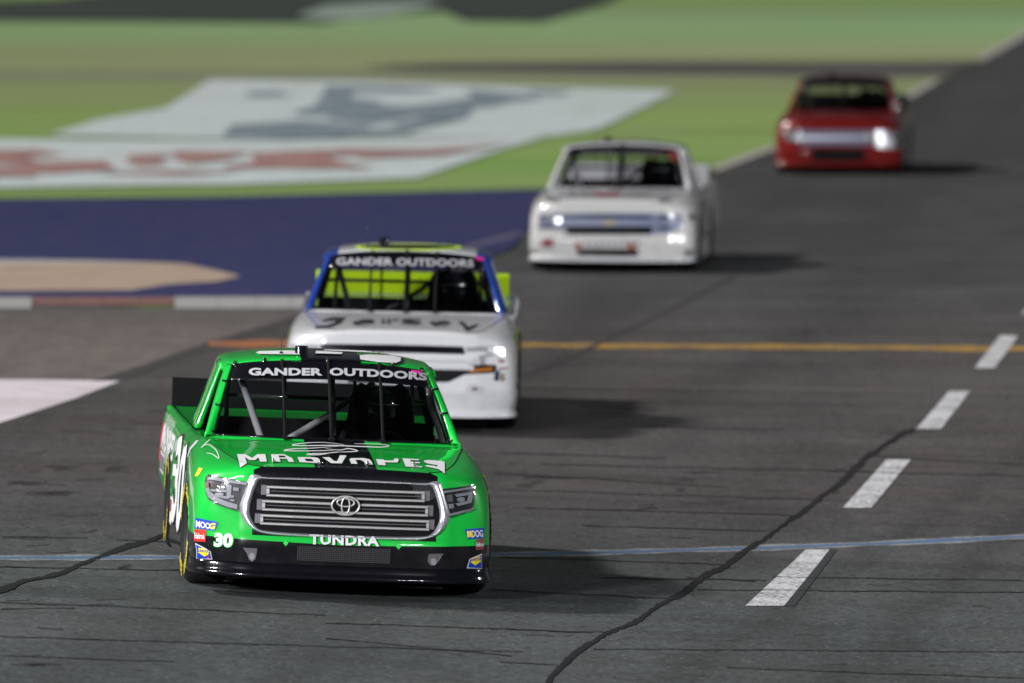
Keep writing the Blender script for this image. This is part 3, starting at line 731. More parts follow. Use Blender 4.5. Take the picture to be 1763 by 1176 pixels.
def driver(T, label, x=0.40):
    """a seated driver: one body grown from a skeleton, with a helmet"""
    J = {'pelvis': ((0, 2.92, .40), .13), 'belly': ((0, 2.93, .55), .13), 'chest': ((0, 2.92, .74), .145), 'neck': ((0, 2.90, .90), .06), 'head': ((0, 2.87, 1.04), .085)}
    E = [('pelvis', 'belly'), ('belly', 'chest'), ('chest', 'neck'), ('neck', 'head')]
    for s, t in ((-1, 'l'), (1, 'r')):
        J['sh' + t] = ((s * .19, 2.90, .80), .068); J['el' + t] = ((s * .27, 2.66, .66), .048); J['wr' + t] = ((s * .17, 2.40, .80), .032); J['hd' + t] = ((s * .155, 2.345, .83), .036)
        J['hip' + t] = ((s * .10, 2.82, .38), .085); J['kn' + t] = ((s * .16, 2.38, .52), .062); J['an' + t] = ((s * .14, 2.02, .32), .042); J['ft' + t] = ((s * .14, 1.92, .36), .035)
        E += [('chest', 'sh' + t), ('sh' + t, 'el' + t), ('el' + t, 'wr' + t), ('wr' + t, 'hd' + t), ('pelvis', 'hip' + t), ('hip' + t, 'kn' + t), ('kn' + t, 'an' + t), ('an' + t, 'ft' + t)]
        for k in range(4):
            J['f%d' % k + t] = ((s * (.150 - .004 * k), 2.315 + .004 * k, .868 - .021 * k), .009); J['g%d' % k + t] = ((s * .125, 2.325, .872 - .021 * k), .008)
            E += [('hd' + t, 'f%d' % k + t), ('f%d' % k + t, 'g%d' % k + t)]
        J['th' + t] = ((s * .135, 2.365, .862), .010); E += [('hd' + t, 'th' + t)]
    ks = list(J); me = bpy.data.meshes.new('person'); me.from_pydata([J[k][0] for k in ks], [(ks.index(a), ks.index(b)) for a, b in E], [])
    o = bpy.data.objects.new('person', me); COL.objects.link(o)
    md = o.modifiers.new('skin', 'SKIN')
    for i, k in enumerate(ks): me.skin_vertices[0].data[i].radius = (J[k][1],) * 2
    me.skin_vertices[0].data[0].use_root = True
    sb = o.modifiers.new('sub', 'SUBSURF'); sb.levels = 1; sb.render_levels = 1
    me.materials.append(MAT['suit'])
    dg = bpy.context.evaluated_depsgraph_get(); me2 = bpy.data.meshes.new_from_object(o.evaluated_get(dg)); o.modifiers.clear(); o.data = me2
    me2.polygons.foreach_set('use_smooth', [True] * len(me2.polygons))
    o.matrix_world = T.M4 @ Matrix.Translation((x, 0, 0))
    o['label'] = label; o['category'] = 'person'; o['group'] = 'helmeted drivers in the trucks'
    # helmet
    V = []; F = []; n, m = 20, 14
    for i in range(m + 1):
        a = pi * i / m * 0.86
        for k in range(n):
            b = 2 * pi * k / n; V.append((.128 * sin(a) * cos(b), 2.86 + .152 * sin(a) * sin(b) + .015 * (i / m), 1.065 + .150 * cos(a)))
    for i in range(m):
        for k in range(n): F.append((i * n + k, i * n + (k + 1) % n, (i + 1) * n + (k + 1) % n, (i + 1) * n + k))
    h = mesh('helmet', V, F, 'helmet', o)
    V = []; F = []; n = 14
    for i in range(6):
        a = radians(68 + 34 * i / 5)
        for k in range(n):
            b = radians(-90 - 62 + 124 * k / (n - 1)); V.append((.133 * sin(a) * cos(b), 2.86 + .158 * sin(a) * sin(b), 1.065 + .156 * cos(a)))
    for i in range(5):
        for k in range(n - 1): F.append((i * n + k, i * n + k + 1, (i + 1) * n + k + 1, (i + 1) * n + k))
    mesh('visor', V, F, 'visor', h)
    pts = [(.132 * cos(radians(t)) , 2.86 + .155 * sin(radians(t)), 1.118) for t in range(-160, -19, 10)]
    tube('helmet_trim', pts, .0035, 'grey_print', h, 5)
    return o

def build_truck(T, liv, detail=2):
    """liv: dict of paints body, hood, roof, pillar, bed, spoiler"""
    e = T.e; T.detail = detail
    mesh('body', SV, SF, liv['body'], e)
    gV, gF = grid_vf(HOOD); mesh('hood', gV, gF, liv['hood'], e)
    # dark seam round the hood: the hood's rim turned down
    rim = np.array([[HOOD[i, j] - np.array([0, 0, d]) for (i, j) in [(i, 0) for i in range(HOOD.shape[0])]] for d in (0, .03)])
    for c in (0, -1):
        col = HOOD[:, c]; mesh('hood_seam', *tube_vf([tuple(p + np.array([0, 0, .0005])) for p in col], .0035, 5), 'interior', e)
    grid_obj('roof', ROOF, liv['roof'], e, thick=0.02)
    # cowl strip between hood and glass
    cw = []
    for i, t in enumerate(np.linspace(0, 1, 25)):
        a = ws_pt(t, 0.0); hh = HOOD[-1, int(round(t * (HOOD.shape[1] - 1)))]
        cw.append([hh - [0, 0, .006], (a + hh) / 2 - [0, 0, .002], a + [0, 0.005, .001]])
    grid_obj('cowl', np.array(cw), liv['hood'], e)
    # windshield
    gV, gF = grid_vf(WS); ws = mesh('windshield', gV, gF, 'glass', e)
    g = liv.get('glass_edge', 'black_gloss')
    ws_strip('glass_border', 0.0, .028, 0, 1, .004, .004, g, ws); ws_strip('glass_border', .972, 1, 0, 1, .004, .004, g, ws)
    ws_strip('windshield_banner', .028, .972, .735, 1.0, .004, .004, g, ws, 30, 8)
    ws_strip('glass_border', .028, .972, 0, .022, .004, .004, g, ws, 30, 2)
    for u in liv.get('straps', (-.327, -.020, .325)):
        rows = []
        for i in range(13):
            v = i / 12; lo, hi = 0.0, 1.0
            for _ in range(22):
                md_ = (lo + hi) / 2
                if ws_pt(md_, v)[0] < u: lo = md_
                else: hi = md_
            rows.append([ws_pt(lo, v, .016) + np.array([dx, 0, 0]) for dx in (-.010, 0, .010)])
        a = ws_pt(.5 + u / 1.61, 0.0, .016); box('strap_foot', u - .02, u + .02, a[1] - .075, a[1] + .01, a[2] - .012, a[2] + .008, 'interior', ws, .004)
        grid_obj('windshield_strap', np.array(rows), 'interior', ws, thick=.010)
    if detail > 1:
        for u in (.035, .27, .49, .715, .93):
            p = ws_pt(u, 1.0, .004); V, F = lathe_z([(0, .022), (.010, .020), (.014, .010), (.012, -.01), (.02, -.012)], 10, tuple(p + [0, .0, .0])); mesh('glass_fastener', V, F, 'black_gloss', ws)
        for u in (0.0, 1.0):
            for v in (.02, .36, .70):
                p = ws_pt(u, v, .004); sx = -1 if u == 0 else 1
                tube('glass_clip', [p + np.array([-sx * .02, -.005, .01]), p + np.array([sx * .03, -.002, .018])], .008, 'black_gloss', ws, 6)
    # A pillars
    for sx in (-1, 1):
        IN = [ws_pt(0 if sx < 0 else 1, v, -.001) for v in (0, .25, .5, .75, 1)]
        OU = [(.850, 1.62, .920), (.812, 1.81, 1.035), (.770, 2.03, 1.158), (.729, 2.24, 1.268), (.694, 2.40, 1.345)]
        net = []
        for a, b in zip(IN, OU):
            b = np.array([sx * b[0], b[1], b[2]]); a = np.array(a)
            m1 = a * .5 + b * .5 + np.array([sx * .006, -.010, .012])
            net.append([a, m1, b, b + np.array([-sx * .012, .03, -.02])])
        gr = patch(np.array(net), 4, 5); grid_obj('front_pillar', gr, liv['pillar'], e, flip=(sx > 0), thick=.012)
        # rear quarter pillar: broad panel with a folded front face
        net = []
        for t in np.linspace(0, 1, 5):
            xo = .868 + (.712 - .868) * t; z = .905 + (1.362 - .905) * t
            y0 = 2.80 + .02 * t; y1 = 3.36 - .03 * t
            xi = xo - (.050 - .015 * t)
            net.append([(sx * xi, y0 + .03, z), (sx * (xi + .01), y0, z), (sx * (xo - .008), y0 - .005, z), (sx * xo, y0 + .03, z), (sx * (xo + .004), (y0 + y1) / 2, z), (sx * xo, y1, z)])
        grid_obj('rear_pillar', patch(np.array(net), 4, 3), liv['quarter'], e, flip=(sx < 0), thick=.01)
        # roof rail over the door opening
        V, F = tube_vf([(sx * .712, 2.38, 1.345), (sx * .716, 2.6, 1.360), (sx * .716, 2.86, 1.362)], .022, 8); mesh('door_rail', V, F, liv['quarter'], e)
        # door top ledge
        box('door_sill', min(sx * .80, sx * .865), max(sx * .80, sx * .865), 1.66, 2.80, .868, .892, liv['bed'], e, .006)
    # cab rear wall and window
    bw = bpy.data.objects.new('cab_rear_wall', None)
    wv = []; wf = []
    for yy in (3.27, 3.30): wv += [(x, yy, z) for x, z in ((-.80, .45), (.80, .45), (.80, .965), (-.80, .965), (-.74, .965), (.74, .965), (.64, 1.345), (-.64, 1.345), (-.68, 1.345), (.68, 1.345), (.655, 1.40), (-.655, 1.40))]
    for k in (0, 12): wf += [tuple(k + q for q in f) for f in ((0, 1, 2, 3), (3, 4, 7, 8), (5, 2, 9, 6), (8, 9, 10, 11))]
    mesh('cab_rear_wall', wv, wf, 'interior', e, smooth=False)
    rw = mesh('rear_window', [(-.74, 3.285, .965), (.74, 3.285, .965), (.64, 3.285, 1.345), (-.64, 3.285, 1.345)], [(0, 1, 2, 3)], 'glass', e)
    for x in (-.24, .24): box('window_brace', x - .010, x + .010, 3.25, 3.266, .965, 1.345, 'black_matt', rw)
    # cab tub, dash, seat
    bm = bmesh.new()
    box_bm(bm, -.80, .80, 1.55, 3.26, .20, .24); box_bm(bm, -.84, -.80, 1.50, 3.26, .20, .865); box_bm(bm, .80, .84, 1.50, 3.26, .20, .865); box_bm(bm, -.80, .80, 1.50, 1.55, .20, .90)
    from_bm('cab_tub', bm, 'interior', e)
    box('dashboard', -.79, .79, 1.60, 2.12, .70, .905, 'interior', e, .02)
    st = bpy.data.objects.new('x', None)
    V, F = grid_vf(patch(np.array([[(.40 + x * w_, 3.02 + .02 * abs(x) - (.16 if abs(x) == 1 else 0), z) for x in (-1, -.8, -.4, 0, .4, .8, 1)] for z, w_ in ((.35, .25), (.6, .26), (.85, .24), (1.0, .19), (1.16, .165), (1.22, .12))]), 3, 3))
    se = mesh('seat', V, F, 'black_matt', e); md = se.modifiers.new('s', 'SOLIDIFY'); md.thickness = .04
    for sx in (-1, 1): box('head_support', .40 + sx * .185 - .015, .40 + sx * .185 + .015, 2.76, 3.0, .98, 1.16, 'black_matt', se, .012)
    ring = [(.40 + .17 * cos(t), 2.33 - .05 * sin(t), .80 + .16 * sin(t)) for t in np.linspace(0, 2 * pi, 25)[:-1]]
    tube('steering_wheel', ring, .014, 'black_matt', e, 8, True)
    tube('steering_column', [(.40, 2.33, .80), (.40, 1.9, .72)], .02, 'black_matt', e)
    # roll cage
    c1, c2 = liv.get('cage', ('cage', 'cage_dark'))
    tube('cage_tube', smoothpath([(-.70, 1.70, .80), (-.475, 1.74, .93), (-.60, 2.22, 1.32), (-.60, 2.5, 1.40)], 5) if False else [(-.455, 1.70, .86), (-.482, 1.80, .95), (-.60, 2.24, 1.30), (-.62, 2.36, 1.37)], .024, c1, e, 10)
    tube('cage_tube', smoothpath([(.76, 1.66, .84), (.745, 1.80, .98), (.69, 2.02, 1.14), (.655, 2.28, 1.335), (.64, 2.5, 1.38)], 5), .027, c1, e, 10)
    tube('cage_tube', [(-.36, 2.9, .76), (.06, 3.0, 1.02), (.36, 3.1, 1.24)], .022, c1, e, 10)
    tube('cage_tube', [(-.66, 3.15, .60), (-.62, 3.15, 1.36), (.62, 3.15, 1.36), (.66, 3.15, .60)], .022, c2, e, 8)
    tube('cage_tube', [(-.64, 2.40, 1.375), (.64, 2.40, 1.375)], .022, c2, e, 8)
    tube('cage_tube', [(.02, 2.30, 1.39), (.02, 1.75, .95)], .016, c2, e, 8)
    tube('cage_tube', [(-.72, 3.12, 1.12), (.72, 3.12, 1.12)], .016, c2, e, 8)
    bm = bmesh.new(); bmesh.ops.create_grid(bm, x_segments=1, y_segments=1, size=.5)
    for v in bm.verts: v.co = Vector((.792 - .035 * (v.co.y + .5), 2.1 + v.co.x * .75, 1.02 + v.co.y * .26))
    bm.free()
    mesh('window_panel', [(.775, 1.74, .90), (.81, 2.55, .90), (.745, 2.55, 1.22), (.695, 2.22, 1.24)], [(0, 1, 2, 3)], 'panel_grey', e, smooth=False)
    # bed
    bed = []
    for y, xe, z in [(3.31, .86, .878), (3.8, .88, .880), (4.4, .90, .885), (4.9, .915, .892), (5.14, .92, .898)]:
        xb = float(np.interp(y, [1.6, 2.9, 3.8, 5.15], [.865, .872, .895, .925])) - .002; zb = float(np.interp(y, [1.6, 2.9, 5.15], [.922, .893, .905])) - .001; xe = xb - .035
        bed.append([(-xb, y, zb), (-xe, y, z + .006), (-xe * .5, y, z), (0, y, z), (xe * .5, y, z), (xe, y, z + .006), (xb, y, zb)])
    grid_obj('bed_cover', patch(np.array(bed), 3, 3), liv['bed'], e)
    # tailgate
    tg = []
    for z in (.27, .5, .75, .905): tg.append([(x, 5.165 if abs(x) < .9 else 5.15, z) for x in (-.955, -.8, 0, .8, .955)])
    grid_obj('tailgate', patch(np.array(tg), 2, 2), liv['tail'], e)
    # spoiler
    bm = bmesh.new(); sw = liv.get('spoiler_half', .87); box_bm(bm, -sw, sw, 5.15, 5.158, 0, .20)
    for v in bm.verts: v.co.z += .905; v.co.y += (v.co.z - .905) * .35
    sp = from_bm('spoiler', bm, liv['spoiler'], e)
    for x in (-.6, 0, .6): tube('spoiler_brace', [(x, 5.16, .91), (x, 5.30, .90), (x, 5.23, 1.08)], .008, 'black_matt', sp, 6)
    # added dark boxes that keep light from leaking through the shell; wheels
    bm = bmesh.new(); box_bm(bm, -.62, .62, .45, 4.6, .13, .60); box_bm(bm, -.95, .95, 1.45, 3.25, .125, .45); box_bm(bm, -.85, .85, .28, .50, .20, .50)
    from_bm('underbody_light_block', bm, 'interior', e)
    for sx in (-1, 1):
        for (yc, zc) in WHEELS:
            make_wheel(T, sx, yc, liv.get('steer', 0) if yc < 2 else 0)
            V = []; F = []
            for k in range(17):
                a = pi * k / 16
                for x in (.62, .965): V.append((sx * x, yc + .41 * cos(a), .355 + .41 * sin(a)))
            for k in range(16): F.append((2 * k, 2 * k + 1, 2 * k + 3, 2 * k + 2))
            mesh('wheel_liner', V, F, 'interior', e)
    # splitter: a lip swept round the nose
    path = [(x, nose_y(x, .20)) for x in np.linspace(0, .80, 12)] + [(.868, .168), (.917, .215), (.942, .285), (.955, .37), (.960, .47), (.963, .54)]
    path = [(-a, b) for a, b in path[:0:-1]] + path
    prof = liv.get('lip', [(-.02, .222), (.008, .220), (.016, .208), (.018, .180), (.026, .160), (.034, .146), (.034, .134), (.028, .126), (-.12, .124)])
    V = []; F = []; m = len(prof); n = len(path)
    for i in range(n):
        a = np.array(path[max(i - 1, 0)]); b = np.array(path[min(i + 1, n - 1)]); d = b - a; d /= np.linalg.norm(d); nn = np.array([d[1], -d[0]])
        for (o_, z) in prof:
            q = np.array(path[i]) + nn * o_; V.append((q[0], q[1], z))
    for i in range(n - 1):
        for k in range(m - 1): F.append((i * m + k, i * m + k + 1, (i + 1) * m + k + 1, (i + 1) * m + k))
    mesh('splitter', V, F, liv['splitter'], e)
    # roof hardware
    if detail > 0:
        x, y, z = liv.get('cam_at', (-.19, 2.36, 1.455)); V, F = lathe_z([(0, .062), (.040, .062), (.044, .056), (.043, 0), (.05, -.012)], 24, (x, y, z)); mesh('roof_hatch_vent', V, F, 'black_gloss', e)
        ax = x - .135
        V, F = lathe_z([(0, .022), (.010, .02), (.014, .006), (.022, 0)], 12, (ax, 2.36, 1.452)); a = mesh('antenna', V, F, 'chrome', e)
        tube('antenna_whip', [(ax, 2.36, 1.47), (ax - .005, 2.36, 1.64)], .0022, 'steel', a, 5)
    return e
#==LIVERIES==
def c_green(b, x, y, z):
    ax = b.math('ABSOLUTE', x)
    # black lower bodywork: line at z about .365 on the nose, .33 along the sides, rising to the rear
    ln = b.math('ADD', b.math('MULTIPLY', ax, 0.02), 0.357)
    ln = b.math('SUBTRACT', ln, b.rng(y, 1.2, 1.6, 0.0, 0.06))
    ln = b.math('ADD', ln, b.rng(y, 3.9, 5.1, 0.0, 0.10))
    blk = b.math('LESS_THAN', z, ln)
    # black grille surround on the nose
    top = b.math('SUBTRACT', 1.07, b.math('MULTIPLY', ax, 0.42))
    gr = b.math('MULTIPLY', b.math('LESS_THAN', ax, .60), b.math('GREATER_THAN', z, .40))
    gr = b.math('MULTIPLY', gr, b.math('LESS_THAN', y, 0.162)); gr = b.math('MULTIPLY', gr, b.math('LESS_THAN', z, top))
    m = b.math('MAXIMUM', blk, gr)
    return b.mix(m, GREEN, BLK)
def c_green_hood(b, x, y, z):
    ax = b.math('ABSOLUTE', x)
    return b.mix(b.math('LESS_THAN', ax, .203), GREEN, BLK)
GREENF = lambda b, x, y, z: b.mix(0.0, GREEN, GREEN)
WF = lambda b, x, y, z: b.mix(0.0, WHT, WHT)
m_gb = paint('green_livery_body', c_green, dirt=.22); m_gh = paint('green_livery_hood', c_green_hood, dirt=.22); m_g = paint('green_paint', GREENF, dirt=.2)
T1 = Truck('race_truck', 'green and black race truck leading the line, with a wide chrome-framed grille', 588, 55.3, 4.7, 2.5, 'race trucks on the track')
build_truck(T1, dict(body=m_gb, hood=m_gh, roof=m_gh, pillar=m_g, quarter=m_g, bed=m_g, tail=m_g, spoiler_half=.925, spoiler='interior', splitter='black_gloss', steer=radians(2.5)), 2)
e1 = T1.e
def pxf(X0, Y0, S): return lambda x, y: (X0 + x / S, Y0 + y / S)
# --- grille
gr = bpy.data.objects.new('grille', None); COL.objects.link(gr); gr.parent = e1
O = [(0, .398), (.30, .401), (.50, .408), (.60, .438), (.665, .490), (.700, .565), (.672, .660), (.640, .745), (.615, .790), (.57, .790), (.52, .777), (.30, .780), (0, .782)]
I = [(0, .424), (.30, .427), (.50, .434), (.560, .448), (.596, .500), (.612, .565), (.592, .660), (.572, .720), (.560, .745), (.54, .757), (.50, .760), (.30, .762), (0, .763)]
O = O + [(-x, z) for x, z in O[-2:0:-1]]; I = I + [(-x, z) for x, z in I[-2:0:-1]]
frame_loop('grille_frame', O, I, [-.004, .016, .030, .034, .030, .016, -.01], 'chrome_worn', gr, 4)
bk = []
for k in range(17):
    z = .425 + (.762 - .425) * k / 16; xe = float(np.interp(z, [.425, .435, .448, .500, .565, .660, .720, .745, .758, .762], [.52, .56, .59, .625, .64, .62, .60, .59, .57, .56]))
    bk.append([(xe * t, nose_y(xe * t, z) - .006, z) for t in np.linspace(-1, 1, 25)])
grid_obj('grille_backing', np.array(bk), 'interior', gr)
for (z0, z1, xe) in ((.652, .722, .515), (.560, .630, .54), (.470, .538, .55)):
    bar('grille_bar', -xe, xe, z1 - .017, z1, nose_y, .026, .01, 'satin', gr)
    bar('grille_bar', -xe, xe, z0, z0 + .016, nose_y, .026, .01, 'satin', gr)
    bar('grille_bar', -xe + .02, xe - .02, (z0 + z1) / 2 - .0035, (z0 + z1) / 2 + .0035, nose_y, .018, .006, 'satin_dark', gr)
    for s in (-1, 1):
        bar('grille_bar_end', min(s * xe, s * (xe - .018)), max(s * xe, s * (xe - .018)), z0 + .016, z1 - .017, nose_y, .026, .01, 'satin', gr, 2)
        bar('grille_bar_end', min(s * xe, s * (xe + .035)), max(s * xe, s * (xe + .035)), z0 - .004, z1 + .004, nose_y, .012, .01, 'satin_dark', gr, 3)
# --- badge of three ellipses
bd = bpy.data.objects.new('badge', None); COL.objects.link(bd); bd.parent = gr
def ering(cx, cz, rx, rz, r, nm='badge_ring', m='satin'):
    tube(nm, [(cx + rx * cos(t), nose_y(cx, cz) - .036, cz + rz * sin(t)) for t in np.linspace(0, 2 * pi, 41)[:-1]], r, m, gr, 6, True)
mesh('badge_plate', [(.094 * cos(t), nose_y(0, .62) - .028, .614 + .063 * sin(t)) for t in np.linspace(0, 2 * pi, 33)[:-1]], [tuple(range(32))], 'black_gloss', gr, smooth=False)
ering(0, .614, .090, .060, .008); ering(0, .614, .026, .054, .0065); ering(0, .634, .056, .026, .0065)
bpy.data.objects.remove(bd)
# --- headlamps
def lamp(polys, outline, side):
    hl = T1.stick('headlight', poly_mesh(outline), None, 'black_print', .006, .006, cell=8)
    for nm, p, m, off in polys: T1.stick(nm, poly_mesh(p), None, m, off, .006, cell=6, parent=hl)
    T1.stick('lens', poly_mesh(outline), None, 'lens', .022, .016, cell=8, parent=hl)
f3 = pxf(250, 780, 4.523)
L = lambda *pp: [f3(*p) for p in pp]
lamp([('lamp_trim', L((500, 190), (510, 183), (640, 208), (795, 233), (790, 250), (640, 232), (515, 212), (495, 215)), 'lamp_grey', .012),
      ('lamp_trim', L((482, 255), (500, 240), (512, 300), (560, 345), (640, 380), (725, 405), (722, 440), (640, 420), (560, 388), (500, 350), (482, 300)), 'lamp_grey', .012),
      ('marker_lamp', L((483, 235), (505, 232), (505, 272), (480, 275)), 'dull_red', .014),
      ('lamp_bezel', L((515, 285), (640, 292), (640, 308), (520, 303)), 'lamp_grey', .014),
      ('lamp_bezel', L((640, 256), (680, 256), (672, 350), (650, 362), (560, 345), (540, 330), (640, 340)), 'lamp_grey', .013),
      ('projector', [f3(*q) for q in ell(578, 262, 28, 18, 14)], 'steel', .015), ('projector', [f3(*q) for q in ell(585, 325, 34, 14, 14)], 'lamp_grey', .014),
      ('reflector', L((690, 270), (740, 275), (735, 300), (692, 296)), 'satin_dark', .013), ('reflector', L((672, 330), (700, 335), (695, 352), (668, 348)), 'lamp_grey', .013), ('reflector', L((668, 360), (705, 366), (700, 382), (664, 374)), 'satin_dark', .013)],
     L((478, 250), (490, 200), (510, 178), (640, 200), (798, 228), (800, 245), (740, 440), (720, 454), (640, 432), (560, 402), (500, 365), (480, 320)), 'left')
f4 = pxf(540, 780, 4.523)
R_ = lambda *pp: [f4(*p) for p in pp]
lamp([('lamp_trim', R_((985, 300), (1225, 268), (1228, 282), (990, 318)), 'lamp_grey', .012),
      ('lamp_trim', R_((1030, 478), (1215, 438), (1235, 425), (1240, 440), (1200, 462), (1040, 495)), 'lamp_grey', .012),
      ('lamp_bezel', R_((1090, 325), (1225, 305), (1228, 350), (1220, 390), (1120, 415), (1095, 395), (1190, 375), (1200, 330), (1110, 345)), 'lamp_grey', .013),
      ('projector', [f4(*q) for q in ell(1140, 365, 30, 18, 14)], 'lamp_grey', .014),
      ('reflector', R_((1030, 330), (1070, 325), (1075, 380), (1040, 385)), 'satin_dark', .013), ('reflector', R_((1045, 400), (1080, 395), (1085, 430), (1052, 436)), 'lamp_grey', .013)],
     R_((978, 285), (1230, 255), (1245, 280), (1240, 400), (1225, 440), (1130, 475), (1040, 502), (1028, 480)), 'right')
# --- bonnet lettering, traced letter by letter
f2 = pxf(400, 740, 8.815); g2 = pxf(590, 740, 6.78)
letters = [(f2, [[(70, 378), (195, 378), (300, 436), (380, 378), (500, 378), (525, 492), (420, 492), (398, 428), (345, 468), (262, 468), (192, 422), (222, 515), (122, 578)]]),
 (f2, [[(585, 380), (790, 380), (815, 396), (905, 436), (940, 497), (852, 495), (828, 448), (712, 446), (735, 493), (635, 495), (600, 450)], [(700, 398), (790, 400), (815, 428), (712, 430)]]),
 (f2, [[(988, 424), (1240, 424), (1305, 440), (1332, 470), (1342, 516), (1020, 500)], [(1095, 446), (1195, 448), (1225, 468), (1232, 492), (1120, 484)]]),
 (f2, [[(1365, 425), (1475, 425), (1545, 482), (1592, 484), (1632, 395), (1732, 398), (1660, 518), (1500, 515)]]),
 (g2, [[(78, 350), (100, 338), (240, 336), (310, 350), (335, 372), (352, 415), (262, 413), (248, 378), (205, 357), (150, 357), (172, 405), (100, 402)]]),
 (g2, [[(388, 350), (475, 352), (482, 363), (590, 366), (600, 345), (640, 339), (656, 358), (640, 388), (490, 386), (506, 421), (412, 416)]]),
 (g2, [[(695, 339), (890, 350), (893, 363), (785, 359), (795, 379), (902, 385), (905, 397), (802, 397), (814, 425), (930, 434), (925, 447), (735, 436)]]),
 (g2, [[(945, 366), (1000, 358), (1150, 370), (1190, 385), (1192, 520), (1120, 466), (960, 432), (975, 420), (1060, 425), (1100, 438), (1112, 420), (1000, 402), (955, 385)], [(1010, 376), (1070, 392), (1100, 398), (1110, 380)]])]
for fn, loops in letters:
    P = [[fn(*q) for q in lp] for lp in loops]
    if len(P) > 1 and fn is g2: P = P[:1]
    T1.stick('letter_outline', poly_mesh([(x + 1.6, y + .5) for x, y in P[0]]), None, 'black_print', .0022, cell=10)
    T1.stick('letter_outline', poly_mesh([(x - .9, y) for x, y in P[0]]), None, 'black_print', .0022, cell=10)
    T1.stick('letter', poly_mesh(*P), None, 'white_print', .004, cell=10)
def ribbon(pts, w0, w1=None, n=5):
    P = cr(pts, n); m = len(P); V = []; F = []; w1 = w0 if w1 is None else w1
    for i in range(m):
        d = P[min(i + 1, m - 1)] - P[max(i - 1, 0)]; d = d / (np.linalg.norm(d) + 1e-9); nn = np.array([-d[1], d[0]]); ww = w0 + (w1 - w0) * sin(pi * i / (m - 1))
        V += [tuple(P[i] + nn * ww / 2), tuple(P[i] - nn * ww / 2)]
    for i in range(m - 1): F.append((2 * i, 2 * i + 1, 2 * i + 3, 2 * i + 2))
    return V, F
for pts in [[(592, 766.5), (560, 763), (530, 763.5), (503, 767), (520, 768.5), (570, 768), (625, 770), (655, 771), (670, 768.5), (655, 766), (610, 765)],
            [(585, 769), (540, 772.5), (505, 774), (489, 776.5), (510, 777.6), (555, 777), (574, 776.5)],
            [(590, 779), (560, 781.5), (540, 782), (528, 783.5), (550, 784), (573, 780), (590, 779)],
            [(560, 773.5), (585, 776), (600, 773.5), (616, 777.5), (598, 779), (575, 779.5)]]:
    T1.stick('smoke_swirl', ribbon(pts, .5, 1.6), None, 'white_print', .0045, cell=20)
for x, y in ((470, 797), (551, 800), (632.5, 801.5), (712, 803)):
    h = T1.hit(x, y, BODY_BVH)[0]
    hp = tube('hood_pin', [(h.x, h.y, h.z), (h.x, h.y, h.z + .03)], [.012, .006], 'chrome', e1, 8)
    tube('pin_clip', [(h.x - .022, h.y - .01, h.z + .008), (h.x, h.y - .02, h.z + .022), (h.x + .022, h.y - .01, h.z + .008)], .0035, 'chrome', hp, 6)
    tube('pin_lanyard', [(h.x + .004, h.y - .02, h.z + .01), (h.x - .002, h.y - .075, h.z - .025)], .003, 'chrome', hp, 6)
# --- windshield lettering
def arc_fn(x0, x1, yb, drop, hgt, k=.45):
    return lambda u, v: (x0 + (x1 - x0) * u, yb + drop * max(0, (u - k) / (1 - k)) ** 1.6 - hgt * v)
T1.stick('banner_text', text_mesh('GANDER', .045, 1.04), lambda u, v: (429.5 + 125.5 * u, 652.3 - 13 * v + .3 * u), 'grey_print', .028, bvh=WS_BVH, cell=30)
T1.stick('banner_text', text_mesh('OUTDOORS', .045, 1.04), lambda u, v: (567 + 165 * u, 652.5 + 8.5 * u ** 1.5 - 13.5 * v), 'grey_print', .028, bvh=WS_BVH, cell=30)
T1.stick('inspection_sticker', poly_mesh([(706, 640), (723, 642), (723.5, 647), (707, 645)]), None, 'pink_print', .016, bvh=WS_BVH)
# --- nose lettering and stickers
T1.stick('nose_lettering', text_mesh('TUNDRA', .035, 1.08), lambda u, v: (532.5 + 119.5 * u, 936.5 + 3.8 * u - 14.5 * v), 'white_print', .026, .006, cell=30)
def rect(x0, y0, x1, y1, x2, y2, x3, y3): return [(x0, y0), (x1, y1), (x2, y2), (x3, y3)]
T1.stick('number_outline', text_mesh('30', .075, 1.0), lambda u, v: (367.5 + 34.5 * u + 1.5 * v, 942 + 1.5 * u - 25.5 * v), 'green_print', .004, cell=12)
T1.stick('nose_number', text_mesh('30', .055, 1.02), lambda u, v: (368.7 + 32 * u + 1.5 * v, 941 + 1.5 * u - 23.5 * v), 'white_print', .006, cell=12)
def sticker(base, mat, txt, tf, tmat, wt=.02, off=.005):
    T1.stick('sticker', poly_mesh(base), None, mat, off, cell=6)
    if txt: T1.stick('sticker_text', text_mesh(txt, wt, .95), tf, tmat, off + .002, cell=8)
sticker([(338, 891.5), (377, 899), (370, 914), (335.5, 909.5)], 'blue_print', 'MOO', lambda u, v: (338.5 + 24 * u + .5 * v, 908.2 + 3 * u - 12.5 * v + 2.5 * u * v), 'white_print', .03)
T1.stick('sticker_text', text_mesh('G', .05), lambda u, v: (360 + 10 * u + 2.5 * v, 911 + 1 * u - 11 * v), 'yellow_print', .0065, cell=8)
sticker([(336, 911), (355.5, 912.5), (354.5, 933), (335, 931.5)], 'red_print', 'Edelbrock', lambda u, v: (336.5 + 17 * u, 927 + 1.5 * u - 9.5 * v), 'white_print', .02)
